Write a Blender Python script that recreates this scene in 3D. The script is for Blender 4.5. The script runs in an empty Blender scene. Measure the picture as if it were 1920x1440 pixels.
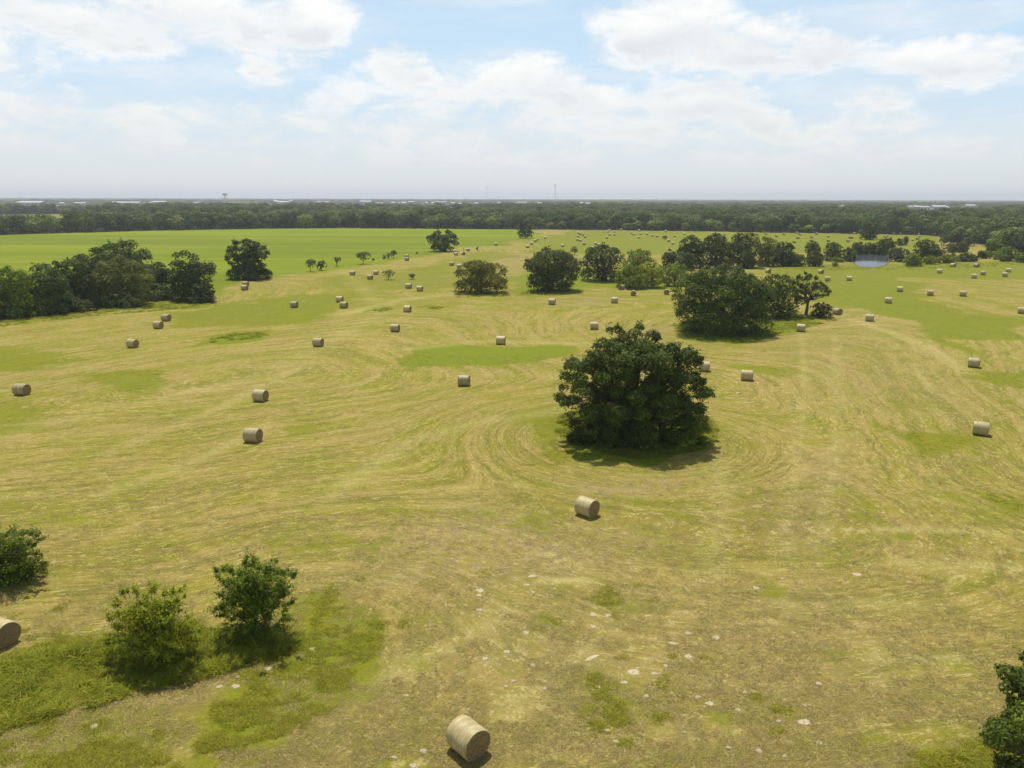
import bpy, math, random
import numpy as np
from mathutils import Matrix, Vector, Euler

S = bpy.context.scene
COL = S.collection
R = math.radians
# ------------------------------------------------------------------ camera
CAM_H = 25.0
FPX = 1460.0                    # focal length in pixels of the 1920 wide photograph
PITCH, ROLL = 13.42, 0.14
cd = bpy.data.cameras.new('camera')
cam = bpy.data.objects.new('camera', cd)
COL.objects.link(cam)
cd.sensor_width = 36.0
cd.lens = 36.0 * FPX / 1920.0
cd.clip_start = 0.5
cd.clip_end = 60000.0
CM = Euler((R(90 - PITCH), 0, 0)).to_matrix() @ Euler((0, 0, R(ROLL))).to_matrix()
cam.matrix_world = Matrix.Translation((0, 0, CAM_H)) @ CM.to_4x4()
S.camera = cam
CN = np.array(CM)

# ------------------------------------------------------------------ world
SUN_EL, SUN_AZ = 68.0, -14.0     # azimuth measured from +Y (straight ahead), negative = to the left
W = bpy.data.worlds.new('World')
S.world = W
W.use_nodes = True
nt = W.node_tree
nt.nodes.clear()


class NB:
    """tiny node-building helper"""
    def __init__(s, nt):
        s.nt = nt

    def n(s, typ, **kw):
        nd = s.nt.nodes.new(typ)
        for k, v in kw.items():
            setattr(nd, k, v)
        return nd

    def put(s, sock, v):
        if isinstance(v, bpy.types.NodeSocket):
            s.nt.links.new(v, sock)
        elif v is not None:
            if isinstance(v, (tuple, list)) and len(v) == 3 and sock.type == 'RGBA':
                v = (*v, 1)
            sock.default_value = v

    def m(s, op, a, b=None, c=None, clamp=False):
        nd = s.n('ShaderNodeMath', operation=op, use_clamp=clamp)
        s.put(nd.inputs[0], a)
        s.put(nd.inputs[1], b)
        s.put(nd.inputs[2], c)
        return nd.outputs[0]

    def vm(s, op, a, b=None, scale=None):
        nd = s.n('ShaderNodeVectorMath', operation=op)
        s.put(nd.inputs[0], a)
        s.put(nd.inputs[1], b)
        if scale is not None:
            s.put(nd.inputs['Scale'], scale)
        return nd.outputs['Value'] if op in ('LENGTH', 'DOT_PRODUCT', 'DISTANCE') else nd.outputs[0]

    def xyz(s, x, y, z):
        nd = s.n('ShaderNodeCombineXYZ')
        s.put(nd.inputs[0], x); s.put(nd.inputs[1], y); s.put(nd.inputs[2], z)
        return nd.outputs[0]

    def sep(s, v):
        nd = s.n('ShaderNodeSeparateXYZ')
        s.put(nd.inputs[0], v)
        return nd.outputs

    def noise(s, v, scale, detail=4, rough=0.55, dist=0.0, out=0):
        nd = s.n('ShaderNodeTexNoise')
        s.put(nd.inputs['Vector'], v)
        nd.inputs['Scale'].default_value = scale
        nd.inputs['Detail'].default_value = detail
        nd.inputs['Roughness'].default_value = rough
        nd.inputs['Distortion'].default_value = dist
        return nd.outputs[out]

    def ss(s, v, a, b, lo=0.0, hi=1.0):
        nd = s.n('ShaderNodeMapRange', interpolation_type='SMOOTHSTEP')
        s.put(nd.inputs[0], v)
        nd.inputs[1].default_value = a; nd.inputs[2].default_value = b
        s.put(nd.inputs[3], lo); s.put(nd.inputs[4], hi)
        return nd.outputs[0]

    def lin(s, v, a, b, lo=0.0, hi=1.0):
        nd = s.n('ShaderNodeMapRange')
        s.put(nd.inputs[0], v)
        nd.inputs[1].default_value = a; nd.inputs[2].default_value = b
        s.put(nd.inputs[3], lo); s.put(nd.inputs[4], hi)
        return nd.outputs[0]

    def mix(s, f, a, b, mode='MIX'):
        nd = s.n('ShaderNodeMix', data_type='RGBA', blend_type=mode)
        s.put(nd.inputs[0], f); s.put(nd.inputs[6], a); s.put(nd.inputs[7], b)
        return nd.outputs[2]

    def attr(s, name):
        return s.n('ShaderNodeAttribute', attribute_name=name).outputs['Fac']


def build_world():
    B = NB(nt)
    sky = B.n('ShaderNodeTexSky', sky_type='NISHITA')
    sky.sun_disc = False
    sky.sun_elevation = R(SUN_EL)
    sky.sun_rotation = R(SUN_AZ)
    sky.air_density = 1.0
    sky.dust_density = 1.5
    sky.ozone_density = 1.0
    d = B.n('ShaderNodeTexCoord').outputs['Generated']
    x, y, z = B.sep(d)
    az = B.m('MULTIPLY', B.m('ARCTAN2', x, y), 57.2958)
    el = B.m('MULTIPLY', B.m('ARCSINE', z), 57.2958)
    # domain warp so that the cloud outlines are ragged
    w1 = B.noise(d, 9.0, 6, 0.6, 0.0, 1)
    wx, wy, wz = B.sep(w1)
    azw = B.m('ADD', az, B.m('MULTIPLY', B.m('SUBTRACT', wx, 0.5), 7.0))
    elw = B.m('ADD', el, B.m('MULTIPLY', B.m('SUBTRACT', wy, 0.5), 3.6))

    def px(u, v):   # photograph pixel -> azimuth, elevation in degrees
        q = CN @ np.array([(u - 960) / FPX, (720 - v) / FPX, -1.0])
        q /= np.linalg.norm(q)
        return math.degrees(math.atan2(q[0], q[1])), math.degrees(math.asin(q[2]))

    blobs = [  # centre x, y, half width, half height (pixels), weight
        (60, 15, 300, 70, .9), (330, 30, 240, 75, .95), (560, 60, 110, 75, 1.15), (470, 90, 150, 40, .8),
        (240, 60, 330, 50, .8), (10, 120, 120, 70, .75),
        (495, 150, 52, 34, .85),
        (775, 135, 70, 45, .9), (840, 190, 190, 65, .7), (1030, 165, 110, 65, .95), (950, 175, 120, 50, .75),
        (1110, 200, 170, 50, .9), (900, 235, 300, 50, .75), (1320, 190, 130, 55, 1.15), (1400, 220, 75, 40, 1.0),
        (1450, 245, 50, 28, .8), (1530, 255, 70, 22, .6), (1180, 250, 330, 36, .7),
        (1270, 50, 140, 90, 1.2), (1400, 85, 170, 70, 1.05), (1560, 95, 95, 50, 1.25), (1480, 120, 180, 38, .9),
        (1760, 115, 200, 50, 1.05), (1850, 105, 90, 45, 1.05), (1640, 190, 80, 42, .85), (1640, 230, 170, 26, .6),
        (60, 205, 140, 45, .8), (180, 215, 190, 40, .7), (320, 225, 240, 40, .75), (560, 225, 220, 34, .7),
        (640, 185, 90, 28, .55), (150, 180, 60, 24, .6),
        (300, 265, 600, 34, .55), (960, 290, 900, 32, .45), (1600, 275, 500, 30, .45),
    ]
    M = None
    Mup = None
    for (u, v, rx, ry, wt) in blobs:
        a0, e0 = px(u, v)
        a1, _ = px(u + rx, v)
        _, e1 = px(u, v - ry)
        ra, re = max(abs(a1 - a0), .4) * 1.12, max(abs(e1 - e0), .3) * 1.2
        dx = B.m('MULTIPLY', B.m('SUBTRACT', azw, a0), 1 / ra)
        dy = B.m('MULTIPLY', B.m('SUBTRACT', elw, e0), 1 / re)
        dx2 = B.m('MULTIPLY', dx, dx)
        f = B.m('MULTIPLY', B.m('SUBTRACT', 1.0, B.m('MULTIPLY_ADD', dy, dy, dx2)), wt)
        dyu = B.m('ADD', dy, 0.55)
        g = B.m('MULTIPLY', B.m('SUBTRACT', 1.0, B.m('MULTIPLY_ADD', dyu, dyu, dx2)), wt)
        M = f if M is None else B.m('SMOOTH_MAX', M, f, 0.25)
        Mup = g if Mup is None else B.m('SMOOTH_MAX', Mup, g, 0.25)
    # the same sort of cumulus over the rest of the sky, laid out on a flat cloud deck
    zc = B.m('ADD', B.m('MAXIMUM', z, 0.0), 0.10)
    pl = B.xyz(B.m('DIVIDE', x, zc), B.m('DIVIDE', y, zc), 0.0)
    gen = B.noise(pl, 0.85, 9, 0.56)
    gen = B.m('MULTIPLY', B.m('SUBTRACT', gen, 0.64), 5.0)
    inside = B.m('MULTIPLY', B.ss(B.m('ABSOLUTE', az), 36, 46, 1, 0), B.ss(el, 14, 19, 1, 0))
    dens = B.m('ADD', B.m('MULTIPLY', M, inside),
               B.m('MULTIPLY', gen, B.m('SUBTRACT', 1.0, inside)))
    # fine break-up, cells flattened towards the horizon
    fine = B.noise(B.xyz(B.m('MULTIPLY', az, 0.16), B.m('MULTIPLY', el, 0.36), 3.0), 1.5, 10, 0.62, 0.3)
    dens2 = B.m('ADD', dens, B.m('MULTIPLY', B.m('SUBTRACT', fine, 0.5), 2.6))
    cov = B.ss(dens2, -0.08, 0.95)
    # wide thin veil of haze cloud
    veil = B.noise(B.xyz(B.m('MULTIPLY', az, 0.05), B.m('MULTIPLY', el, 0.30), 7.0), 1.4, 7, 0.6)
    veil = B.m('MULTIPLY', B.ss(veil, 0.40, 0.72), B.ss(el, 9, 25, 0.55, 0.03))
    cov = B.m('MAXIMUM', cov, veil)
    # light: tops bright, undersides a little grey
    base = B.ss(B.m('SUBTRACT', B.m('MULTIPLY', Mup, 1.0), M), -0.1, 0.9)
    tex = B.ss(fine, 0.35, 0.62)
    br = B.m('SUBTRACT', 1.0, B.m('MULTIPLY', B.m('MULTIPLY', base, inside), 0.0))
    low = B.m('SUBTRACT', Mup, M)
    shade = B.m('MULTIPLY', B.ss(dens2, 0.6, 1.35), B.ss(B.m('MULTIPLY', B.m('SUBTRACT', M, Mup), inside), -0.05, 0.7, 1.0, 0.0))
    ccol = B.mix(tex, (8.6, 8.95, 9.15), (10.1, 10.15, 10.05))
    ccol = B.mix(B.m('MULTIPLY', shade, 0.9), ccol, (7.7, 8.0, 8.25))
    # pale sky blue low down, as a summer haze gives
    skyc = B.mix(B.ss(el, 2, 50, 0.86, 0.0), sky.outputs[0], (6.3, 8.5, 10.4))
    sky2 = B.mix(cov, skyc, ccol)
    hz = B.ss(el, 0.0, 8.5, 0.95, 0.0)
    out = B.mix(hz, sky2, (8.15, 8.5, 8.35))
    # below the horizon: plain muted ground light
    out = B.mix(B.ss(el, -2.0, -0.2, 1, 0), out, (2.2, 2.1, 1.0))
    bg = B.n('ShaderNodeBackground')
    B.put(bg.inputs[0], out)
    bg.inputs[1].default_value = 0.1
    o = B.n('ShaderNodeOutputWorld')
    nt.links.new(bg.outputs[0], o.inputs[0])


build_world()
W.cycles.sampling_method = 'MANUAL'
W.cycles.sample_map_resolution = 512

ld = bpy.data.lights.new('sun', 'SUN')
ld.energy = 4.5
ld.angle = R(0.53)
ld.color = (1.0, 0.955, 0.88)
lo = bpy.data.objects.new('sun', ld)
COL.objects.link(lo)
sd = Vector((math.sin(R(SUN_AZ)) * math.cos(R(SUN_EL)), math.cos(R(SUN_AZ)) * math.cos(R(SUN_EL)), math.sin(R(SUN_EL))))
lo.rotation_euler = sd.to_track_quat('Z', 'Y').to_euler()
lo.location = (0, 0, 300)

S.view_settings.view_transform = 'Standard'
S.view_settings.look = 'None'
S.view_settings.exposure = 0.0
S.view_settings.gamma = 1.0
S.view_settings.use_curve_mapping = False
try:
    S.cycles.max_bounces = 6
    S.cycles.diffuse_bounces = 2
    S.cycles.transmission_bounces = 3
    S.cycles.transparent_max_bounces = 4
    S.cycles.volume_bounces = 0
    S.cycles.use_denoising = True
except Exception:
    pass

# ------------------------------------------------------------------ geometry helpers
rng = np.random.default_rng(7)


def ray(u, v):
    u = np.asarray(u, float); v = np.asarray(v, float)
    q = np.stack([(u - 960) / FPX, (720 - v) / FPX, -np.ones_like(u + v)], -1)
    return q @ CN.T


def at(u, v, z=0.0):
    """world point on the level z that the photograph shows at pixel (u, v)"""
    q = ray(u, v)
    t = (z - CAM_H) / q[..., 2]
    return np.stack([q[..., 0] * t, q[..., 1] * t, np.zeros_like(t) + z], -1)


def on_plane(u, v, Y):
    """world point on the vertical plane y = Y"""
    q = ray(u, v)
    t = Y / q[..., 1]
    return np.stack([q[..., 0] * t, np.zeros_like(t) + Y, CAM_H + q[..., 2] * t], -1)


def project(P):
    q = (np.asarray(P) - np.array([0, 0, CAM_H])) @ CN
    return 960 + FPX * q[..., 0] / -q[..., 2], 720 - FPX * q[..., 1] / -q[..., 2]


def vnoise(x, y, scale, seed=0, octaves=4):
    """value noise on arrays, about 0..1"""
    out = np.zeros_like(x, float); amp = 1.0; tot = 0
    for o in range(octaves):
        r = np.random.default_rng(seed * 31 + o)
        T = r.random((256, 256))
        fx = x / scale + 100.3 * o; fy = y / scale + 57.1 * o
        ix = np.floor(fx).astype(int); iy = np.floor(fy).astype(int)
        tx = fx - ix; ty = fy - iy
        tx = tx * tx * (3 - 2 * tx); ty = ty * ty * (3 - 2 * ty)
        a = T[ix % 256, iy % 256]; b = T[(ix + 1) % 256, iy % 256]
        c = T[ix % 256, (iy + 1) % 256]; d = T[(ix + 1) % 256, (iy + 1) % 256]
        out += amp * ((a * (1 - tx) + b * tx) * (1 - ty) + (c * (1 - tx) + d * tx) * ty)
        tot += amp; amp *= 0.5; scale *= 0.5
    return out / tot


def terrain(x, y):
    x = np.asarray(x, float); y = np.asarray(y, float)
    return (vnoise(x, y, 38.0, 5, 2) - 0.5) * 0.5 * np.clip((290 - np.hypot(x, y)) / 130, 0, 1)


def inpoly(px, py, poly):
    px = np.asarray(px, float); py = np.asarray(py, float)
    res = np.zeros(np.broadcast(px, py).shape, bool)
    n = len(poly)
    j = n - 1
    for i in range(n):
        xi, yi = poly[i]; xj, yj = poly[j]
        if yi != yj:
            c = ((yi > py) != (yj > py)) & (px < (xj - xi) * (py - yi) / (yj - yi) + xi)
            res ^= c
        j = i
    return res


def segdist(px, py, pts, closed=False):
    px = np.asarray(px, float); py = np.asarray(py, float)
    best = np.full(np.broadcast(px, py).shape, 1e9)
    n = len(pts)
    for i in range(n if closed else n - 1):
        ax, ay = pts[i]; bx, by = pts[(i + 1) % n]
        dx, dy = bx - ax, by - ay
        L = dx * dx + dy * dy + 1e-12
        t = np.clip(((px - ax) * dx + (py - ay) * dy) / L, 0, 1)
        best = np.minimum(best, np.hypot(px - ax - t * dx, py - ay - t * dy))
    return best


def mesh(name, V, F, mats=(), fmat=None, attrs=None, smooth=False):
    """V (n,3); F (m,k) array or list of such arrays; attrs = {name: per-face floats}"""
    V = np.asarray(V, np.float32)
    Fs = F if isinstance(F, list) else [F]
    Fs = [np.asarray(f, np.int32) for f in Fs if len(f)]
    me = bpy.data.meshes.new(name)
    me.vertices.add(len(V))
    me.vertices.foreach_set('co', V.ravel())
    nl = sum(f.size for f in Fs); npoly = sum(len(f) for f in Fs)
    me.loops.add(nl)
    me.loops.foreach_set('vertex_index', np.concatenate([f.ravel() for f in Fs]))
    me.polygons.add(npoly)
    cnt = np.concatenate([np.full(len(f), f.shape[1], np.int32) for f in Fs])
    st = np.concatenate([[0], np.cumsum(cnt)[:-1]]).astype(np.int32)
    me.polygons.foreach_set('loop_start', st)
    try:
        me.polygons.foreach_set('loop_total', cnt)
    except Exception:
        pass
    for m in mats:
        me.materials.append(m)
    if fmat is not None:
        me.polygons.foreach_set('material_index', np.asarray(fmat, np.int32))
    if attrs:
        for k, a in attrs.items():
            a = np.asarray(a, np.float32)
            dom = 'POINT' if (len(a) == len(V) and len(a) != npoly) else 'FACE'
            at_ = me.attributes.new(k, 'FLOAT', dom)
            at_.data.foreach_set('value', a)
    me.polygons.foreach_set('use_smooth', np.full(npoly, smooth))
    me.update(calc_edges=True)
    return me


def ob(name, me, parent=None, loc=None, rot=None):
    o = bpy.data.objects.new(name, me)
    COL.objects.link(o)
    if parent is not None:
        o.parent = parent
    if loc is not None:
        o.location = [float(c) for c in loc]
    if rot is not None:
        o.rotation_euler = rot
    return o


def tag(o, label=None, cat=None, group=None, kind=None):
    if label: o['label'] = label
    if cat: o['category'] = cat
    if group: o['group'] = group
    if kind: o['kind'] = kind
    return o


def tubes(chains, seg=6):
    """chains: list of (points, radii) -> V, F(quads)"""
    Vs, Fs, off = [], [], 0
    ang = np.linspace(0, 2 * np.pi, seg, endpoint=False)
    for pts, rad in chains:
        P = np.asarray(pts, float); n = len(P)
        T = np.gradient(P, axis=0)
        T /= np.linalg.norm(T, axis=1)[:, None] + 1e-9
        ref = np.array([0.31, 0.95, 0.05])
        A = np.cross(T, ref); A /= np.linalg.norm(A, axis=1)[:, None] + 1e-9
        Bv = np.cross(T, A)
        r = np.asarray(rad, float)[:, None, None]
        ring = P[:, None, :] + r * (np.cos(ang)[None, :, None] * A[:, None, :] + np.sin(ang)[None, :, None] * Bv[:, None, :])
        Vs.append(ring.reshape(-1, 3))
        i = np.arange(n - 1)[:, None] * seg
        j = np.arange(seg)[None, :]
        j2 = (j + 1) % seg
        q = np.stack([i + j, i + j2, i + seg + j2, i + seg + j], -1).reshape(-1, 4) + off
        Fs.append(q)
        off += n * seg
    return np.concatenate(Vs), np.concatenate(Fs)


# ------------------------------------------------------------------ materials
def mat(name):
    m = bpy.data.materials.new(name)
    m.use_nodes = True
    m.node_tree.nodes.clear()
    B = NB(m.node_tree)
    out = B.n('ShaderNodeOutputMaterial')
    return m, B, out


def foliage(name, dark, mid, light, trans=0.28, rough=0.55):
    m, B, out = mat(name)
    r = B.attr('rnd')
    obj = B.n('ShaderNodeObjectInfo').outputs['Random']
    c = B.mix(B.ss(r, 0.0, 0.6), dark, mid)
    c = B.mix(B.ss(r, 0.62, 1.0), c, light)
    hsv = B.n('ShaderNodeHueSaturation')
    B.put(hsv.inputs['Color'], c)
    B.put(hsv.inputs['Hue'], B.lin(obj, 0, 1, 0.478, 0.508))
    B.put(hsv.inputs['Value'], B.lin(B.m('FRACT', B.m('MULTIPLY', obj, 7.31)), 0, 1, 0.72, 1.32))
    hsv.inputs['Saturation'].default_value = 1.0
    c = hsv.outputs[0]
    p = B.n('ShaderNodeBsdfPrincipled')
    B.put(p.inputs['Base Color'], c)
    p.inputs['Roughness'].default_value = rough
    p.inputs['Specular IOR Level'].default_value = 0.15
    t = B.n('ShaderNodeBsdfTranslucent')
    B.put(t.inputs[0], B.mix(0.35, c, (0.20, 0.24, 0.02)))
    mx = B.n('ShaderNodeMixShader')
    mx.inputs[0].default_value = trans
    m.node_tree.links.new(p.outputs[0], mx.inputs[1])
    m.node_tree.links.new(t.outputs[0], mx.inputs[2])
    m.node_tree.links.new(mx.outputs[0], out.inputs[0])
    return m


def plain(name, col, rough=0.8, var=0.25, scale=3.0, spec=0.2, bump=0.0):
    m, B, out = mat(name)
    pos = B.n('ShaderNodeTexCoord').outputs['Object']
    n = B.noise(pos, scale, 6, 0.6)
    f = B.lin(n, 0.3, 0.7, 1 - var, 1 + var)
    c = B.mix(1.0, (*col, 1), B.xyz(f, f, f), 'MULTIPLY')
    p = B.n('ShaderNodeBsdfPrincipled')
    B.put(p.inputs['Base Color'], c)
    p.inputs['Roughness'].default_value = rough
    p.inputs['Specular IOR Level'].default_value = spec
    if bump:
        b = B.n('ShaderNodeBump')
        b.inputs['Strength'].default_value = bump
        b.inputs['Distance'].default_value = 0.05
        B.put(b.inputs['Height'], n)
        B.put(p.inputs['Normal'], b.outputs[0])
    m.node_tree.links.new(p.outputs[0], out.inputs[0])
    return m


M_OAK = foliage('oak_leaves', (0.024, 0.038, 0.004), (0.066, 0.095, 0.008), (0.155, 0.205, 0.018), 0.18, 0.6)
M_OLIVE = foliage('olive_leaves', (0.044, 0.06, 0.006), (0.098, 0.122, 0.010), (0.19, 0.215, 0.022), 0.22)
M_BROWN = foliage('browning_leaves', (0.085, 0.105, 0.006), (0.17, 0.195, 0.010), (0.30, 0.29, 0.024), 0.35)
M_FRESH = foliage('fresh_leaves', (0.075, 0.12, 0.006), (0.155, 0.22, 0.010), (0.27, 0.34, 0.022), 0.42)
M_YELLOW = foliage('yellowish_leaves', (0.14, 0.17, 0.006), (0.25, 0.285, 0.010), (0.38, 0.39, 0.024), 0.48)
M_BLUE = foliage('grey_green_leaves', (0.055, 0.078, 0.018), (0.10, 0.135, 0.03), (0.17, 0.21, 0.06), 0.25)
M_PALE = foliage('pale_leaves', (0.09, 0.13, 0.03), (0.14, 0.19, 0.045), (0.22, 0.27, 0.08), 0.3)
M_BARK = plain('bark', (0.075, 0.058, 0.045), 0.9, 0.4, 4.0, 0.1, 0.6)
M_BARKL = plain('pale_bark', (0.16, 0.14, 0.115), 0.9, 0.3, 4.0, 0.1, 0.4)

# ------------------------------------------------------------------ ground layout (polygons in photograph pixels, turned into field positions)
def wp(poly):
    P = at([p[0] for p in poly], [p[1] for p in poly])
    return [(float(a), float(b)) for a, b, _ in P]


EDGE_PX = [(-500, 447), (-200, 443), (0, 440), (150, 436), (300, 432), (480, 428.5), (640, 427.5), (800, 428.5), (1000, 430),
           (1150, 431.5), (1300, 433.5), (1450, 436), (1600, 438), (1740, 441), (1790, 447), (1835, 458), (1915, 474), (2000, 486), (2200, 505)]
EDGE = wp(EDGE_PX)
GREEN = [  # polygon, strength, edge softness in metres
    ([(730, 668), (760, 656), (850, 648), (930, 652), (1090, 648), (1112, 656), (1060, 674), (960, 688), (850, 692), (745, 688)], 1.2, 2),
    ([(-600, 480), (-100, 447), (0, 440), (300, 432), (640, 427), (1000, 429.5), (1000, 448), (960, 455), (870, 466), (770, 478), (680, 500), (560, 512), (440, 524), (400, 545), (380, 558), (200, 556), (0, 585), (-600, 690)], 1.25, 10),
    ([(-60, 656), (60, 646), (130, 653), (200, 668), (120, 688), (-60, 700)], .8, 3),
    ([(130, 705), (250, 684), (330, 692), (345, 713), (240, 745), (160, 732)], .85, 3),
    ([(-60, 770), (60, 742), (160, 765), (120, 800), (-60, 830)], .7, 4),
    ([(270, 600), (330, 578), (520, 556), (640, 545), (690, 552), (600, 604), (470, 615), (340, 612)], .95, 4),
    ([(560, 520), (760, 505), (860, 470), (1000, 478), (860, 500), (930, 530), (1000, 530), (860, 545), (640, 545)], .8, 5),
    ([(930, 520), (1000, 560), (1130, 540), (1250, 548), (1290, 520), (1100, 500), (1000, 500)], 1.15, 3),
    ([(990, 445), (1100, 432), (1750, 440), (1760, 470), (1300, 480), (990, 475)], .98, 5),
    ([(1430, 500), (1920, 488), (2200, 500), (2200, 520), (1700, 522), (1740, 540), (1640, 560), (1560, 600), (1500, 560), (1440, 530)], .95, 3),
    ([(1560, 545), (1680, 545), (1760, 572), (1830, 590), (1960, 602), (1960, 640), (1850, 640), (1850, 680), (1815, 672), (1780, 640), (1740, 612), (1640, 585), (1560, 575)], 1.0, 2.5),
    ([(1800, 690), (1960, 686), (1960, 735), (1860, 716), (1790, 697)], .85, 2),
    ([(1640, 770), (1720, 790), (1830, 812), (1840, 850), (1740, 862), (1700, 820)], .85, 2),
    ([(1800, 895), (1960, 925), (1960, 955), (1840, 925)], .9, 1.5),
    ([(925, 770), (1060, 758), (1090, 845), (1040, 862), (985, 818)], .82, 2),
    ([(1040, 800), (1060, 768), (1200, 760), (1330, 785), (1352, 820), (1300, 848), (1200, 862), (1080, 838)], 1.5, 1),
    ([(640, 1150), (740, 1165), (800, 1250), (770, 1335), (650, 1400), (560, 1460), (370, 1460), (420, 1340), (560, 1210), (590, 1150)], 1.08, 1.6),
    ([(540, 1130), (620, 1112), (680, 1130), (640, 1170), (560, 1190)], .8, .8),
    ([(-80, 1270), (60, 1225), (200, 1205), (360, 1180), (460, 1200), (560, 1190), (560, 1222), (430, 1262), (300, 1290), (150, 1335), (-80, 1390)], 1.25, .7),
    ([(-80, 1400), (200, 1335), (330, 1330), (360, 1460), (-80, 1460)], .85, 1.5),
    ([(1370, 1065), (1450, 1060), (1480, 1110), (1400, 1130)], .75, 1), ([(1190, 1135), (1250, 1130), (1260, 1160), (1200, 1165)], .8, .6),
    ([(1500, 1215), (1560, 1215), (1570, 1255), (1500, 1250)], .75, .8), ([(1000, 1165), (1130, 1155), (1150, 1200), (1010, 1230)], .66, .8),
    ([(1080, 1280), (1180, 1270), (1300, 1340), (1250, 1460), (1060, 1340)], .5, 1.2), ([(1550, 1300), (1600, 1290), (1580, 1350), (1540, 1350)], .7, .6),
    ([(1480, 1330), (1540, 1380), (1500, 1460), (1400, 1460)], .6, 1),
    ([(1250, 612), (1300, 640), (1400, 645), (1475, 628), (1570, 600), (1480, 585)], 1.15, 1.2),
    ([(1380, 684), (1500, 684), (1510, 700), (1400, 704)], .7, 1.5), ([(1700, 560), (1700, 540), (1960, 520), (1960, 560)], .35, 5),
    ([(385, 636), (430, 625), (500, 620), (508, 630), (440, 638), (395, 642)], 1.2, .7),
    ([(700, 580), (730, 575), (738, 582), (706, 585)], 1.2, .5), ([(800, 576), (840, 574), (838, 582), (806, 582)], 1.2, .5),
    ([(1640, 1000), (1720, 1010), (1700, 1050), (1650, 1040)], .6, 1), ([(1740, 1060), (1800, 1070), (1780, 1090), (1740, 1085)], .7, .7),
    ([(1700, 1420), (1860, 1395), (2100, 1400), (2100, 1560), (1650, 1560)], 1.3, .5),
    ([(-400, 640), (300, 600), (900, 590), (1600, 600), (2300, 600), (2300, 490), (1400, 485), (900, 470), (400, 560)], .50, 12),
    ([(-200, 760), (300, 720), (900, 700), (1500, 700), (2300, 720), (2300, 560), (900, 560), (-300, 620)], .27, 14),
    ([(-200, 640), (0, 600), (0, 615), (170, 588), (400, 574), (420, 560), (-200, 560)], .9, 1.0),
]
BARE = [([(1050, 562), (1150, 560), (1165, 570), (1080, 573)], 1.0, 2), ([(1085, 897), (1290, 893), (1300, 912), (1100, 930)], .9, 1.5),
        ([(870, 960), (1250, 1000), (1220, 1060), (900, 1130), (700, 1110), (760, 1020)], .85, 4),
        ([(850, 1120), (1500, 1090), (1700, 1180), (1650, 1420), (950, 1440), (820, 1280)], .45, 4),
        ([(640, 520), (760, 512), (930, 515), (960, 525), (760, 535), (660, 530)], .9, 3),
        ([(930, 478), (1000, 470), (1000, 505), (1100, 480), (960, 520), (880, 490)], .8, 6),
        ([(1060, 480), (1300, 470), (1500, 440), (1700, 440), (1300, 455)], .45, 8),
        ([(1480, 850), (1570, 830), (1560, 1000), (1490, 1020)], .7, 3), ([(700, 1380), (900, 1290), (800, 1250), (650, 1400)], .5, 2),
        ([(120, 1370), (280, 1310), (420, 1280), (440, 1310), (300, 1350), (200, 1380)], .8, 1.2),
        ([(1090, 600), (1130, 620), (1250, 610), (1290, 650), (1180, 640)], .6, 2),
        ([(1420, 600), (1700, 590), (1850, 760), (1500, 760)], .35, 6)]
TRACKS = [([(1503, 628), (1507, 700), (1502, 800), (1490, 900), (1478, 960), (1470, 1045)], .26, .7), ([(1565, 625), (1572, 760), (1562, 900), (1540, 1000), (1495, 1110)], .24, .7),
          ([(1590, 993), (1700, 990), (1800, 990), (1880, 1002)], .75, .5), ([(1690, 1056), (1800, 1057), (1925, 1063)], .65, .5), ([(1640, 1235), (1760, 1232), (1850, 1237)], .5, .5),
          ([(1015, 1037), (1045, 1050), (1080, 1062)], .8, .4), ([(1020, 1092), (1100, 1094)], .8, .35), ([(1545, 1135), (1660, 1133), (1760, 1136)], .45, .4),
          ([(500, 800), (330, 880), (180, 930)], .35, 1.0), ([(560, 690), (400, 770), (200, 850)], .3, 1.0), ([(760, 655), (900, 640), (1090, 645)], .4, 1.5),
          ([(1350, 860), (1350, 960), (1335, 1080)], .35, 1.0), ([(640, 500), (720, 585), (500, 700), (0, 820)], .18, 2.0), ([(1060, 770), (900, 790), (760, 830), (620, 930)], .35, 1.2),
          ([(640, 590), (760, 560), (860, 550)], .4, 2.0), ([(1600, 600), (1740, 650), (1815, 700)], .5, 1.4), ([(960, 1150), (850, 1210), (700, 1290)], .35, .6), ([(1110, 1210), (1000, 1290), (940, 1350)], .35, .6)]
OAKC = at(1192, 822)
G2C = at(1360, 615)


def smin(ds, k):
    ds = np.stack(ds)
    m = ds.min(0)
    return m - k * np.log(np.exp(-(ds - m) / k).sum(0))


def swath_field(x, y):
    L = []
    L.append(segdist(x, y, wp([(-700, 700), (0, 612), (200, 590), (400, 572), (460, 540)])))
    L.append((np.hypot((x - OAKC[0]), (y - OAKC[1])) - 7) * 2.4 + 3)
    L.append(segdist(x, y, [(G2C[0], G2C[1]), tuple(at(1540, 590)[:2])]) - 8)
    L.append(segdist(x, y, wp([(1600, 560), (1700, 598), (1770, 622), (1800, 665), (1870, 740), (2100, 900)])))
    L.append(segdist(x, y, wp([(900, 548), (1090, 545), (1240, 548)])))
    L.append(segdist(x, y, wp([(-100, 1330), (300, 1290), (560, 1205)])) + 6)
    L.append(segdist(x, y, wp([(1250, 1750), (2600, 1500)])) + 2)
    return smin(L, 9.0)


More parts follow.
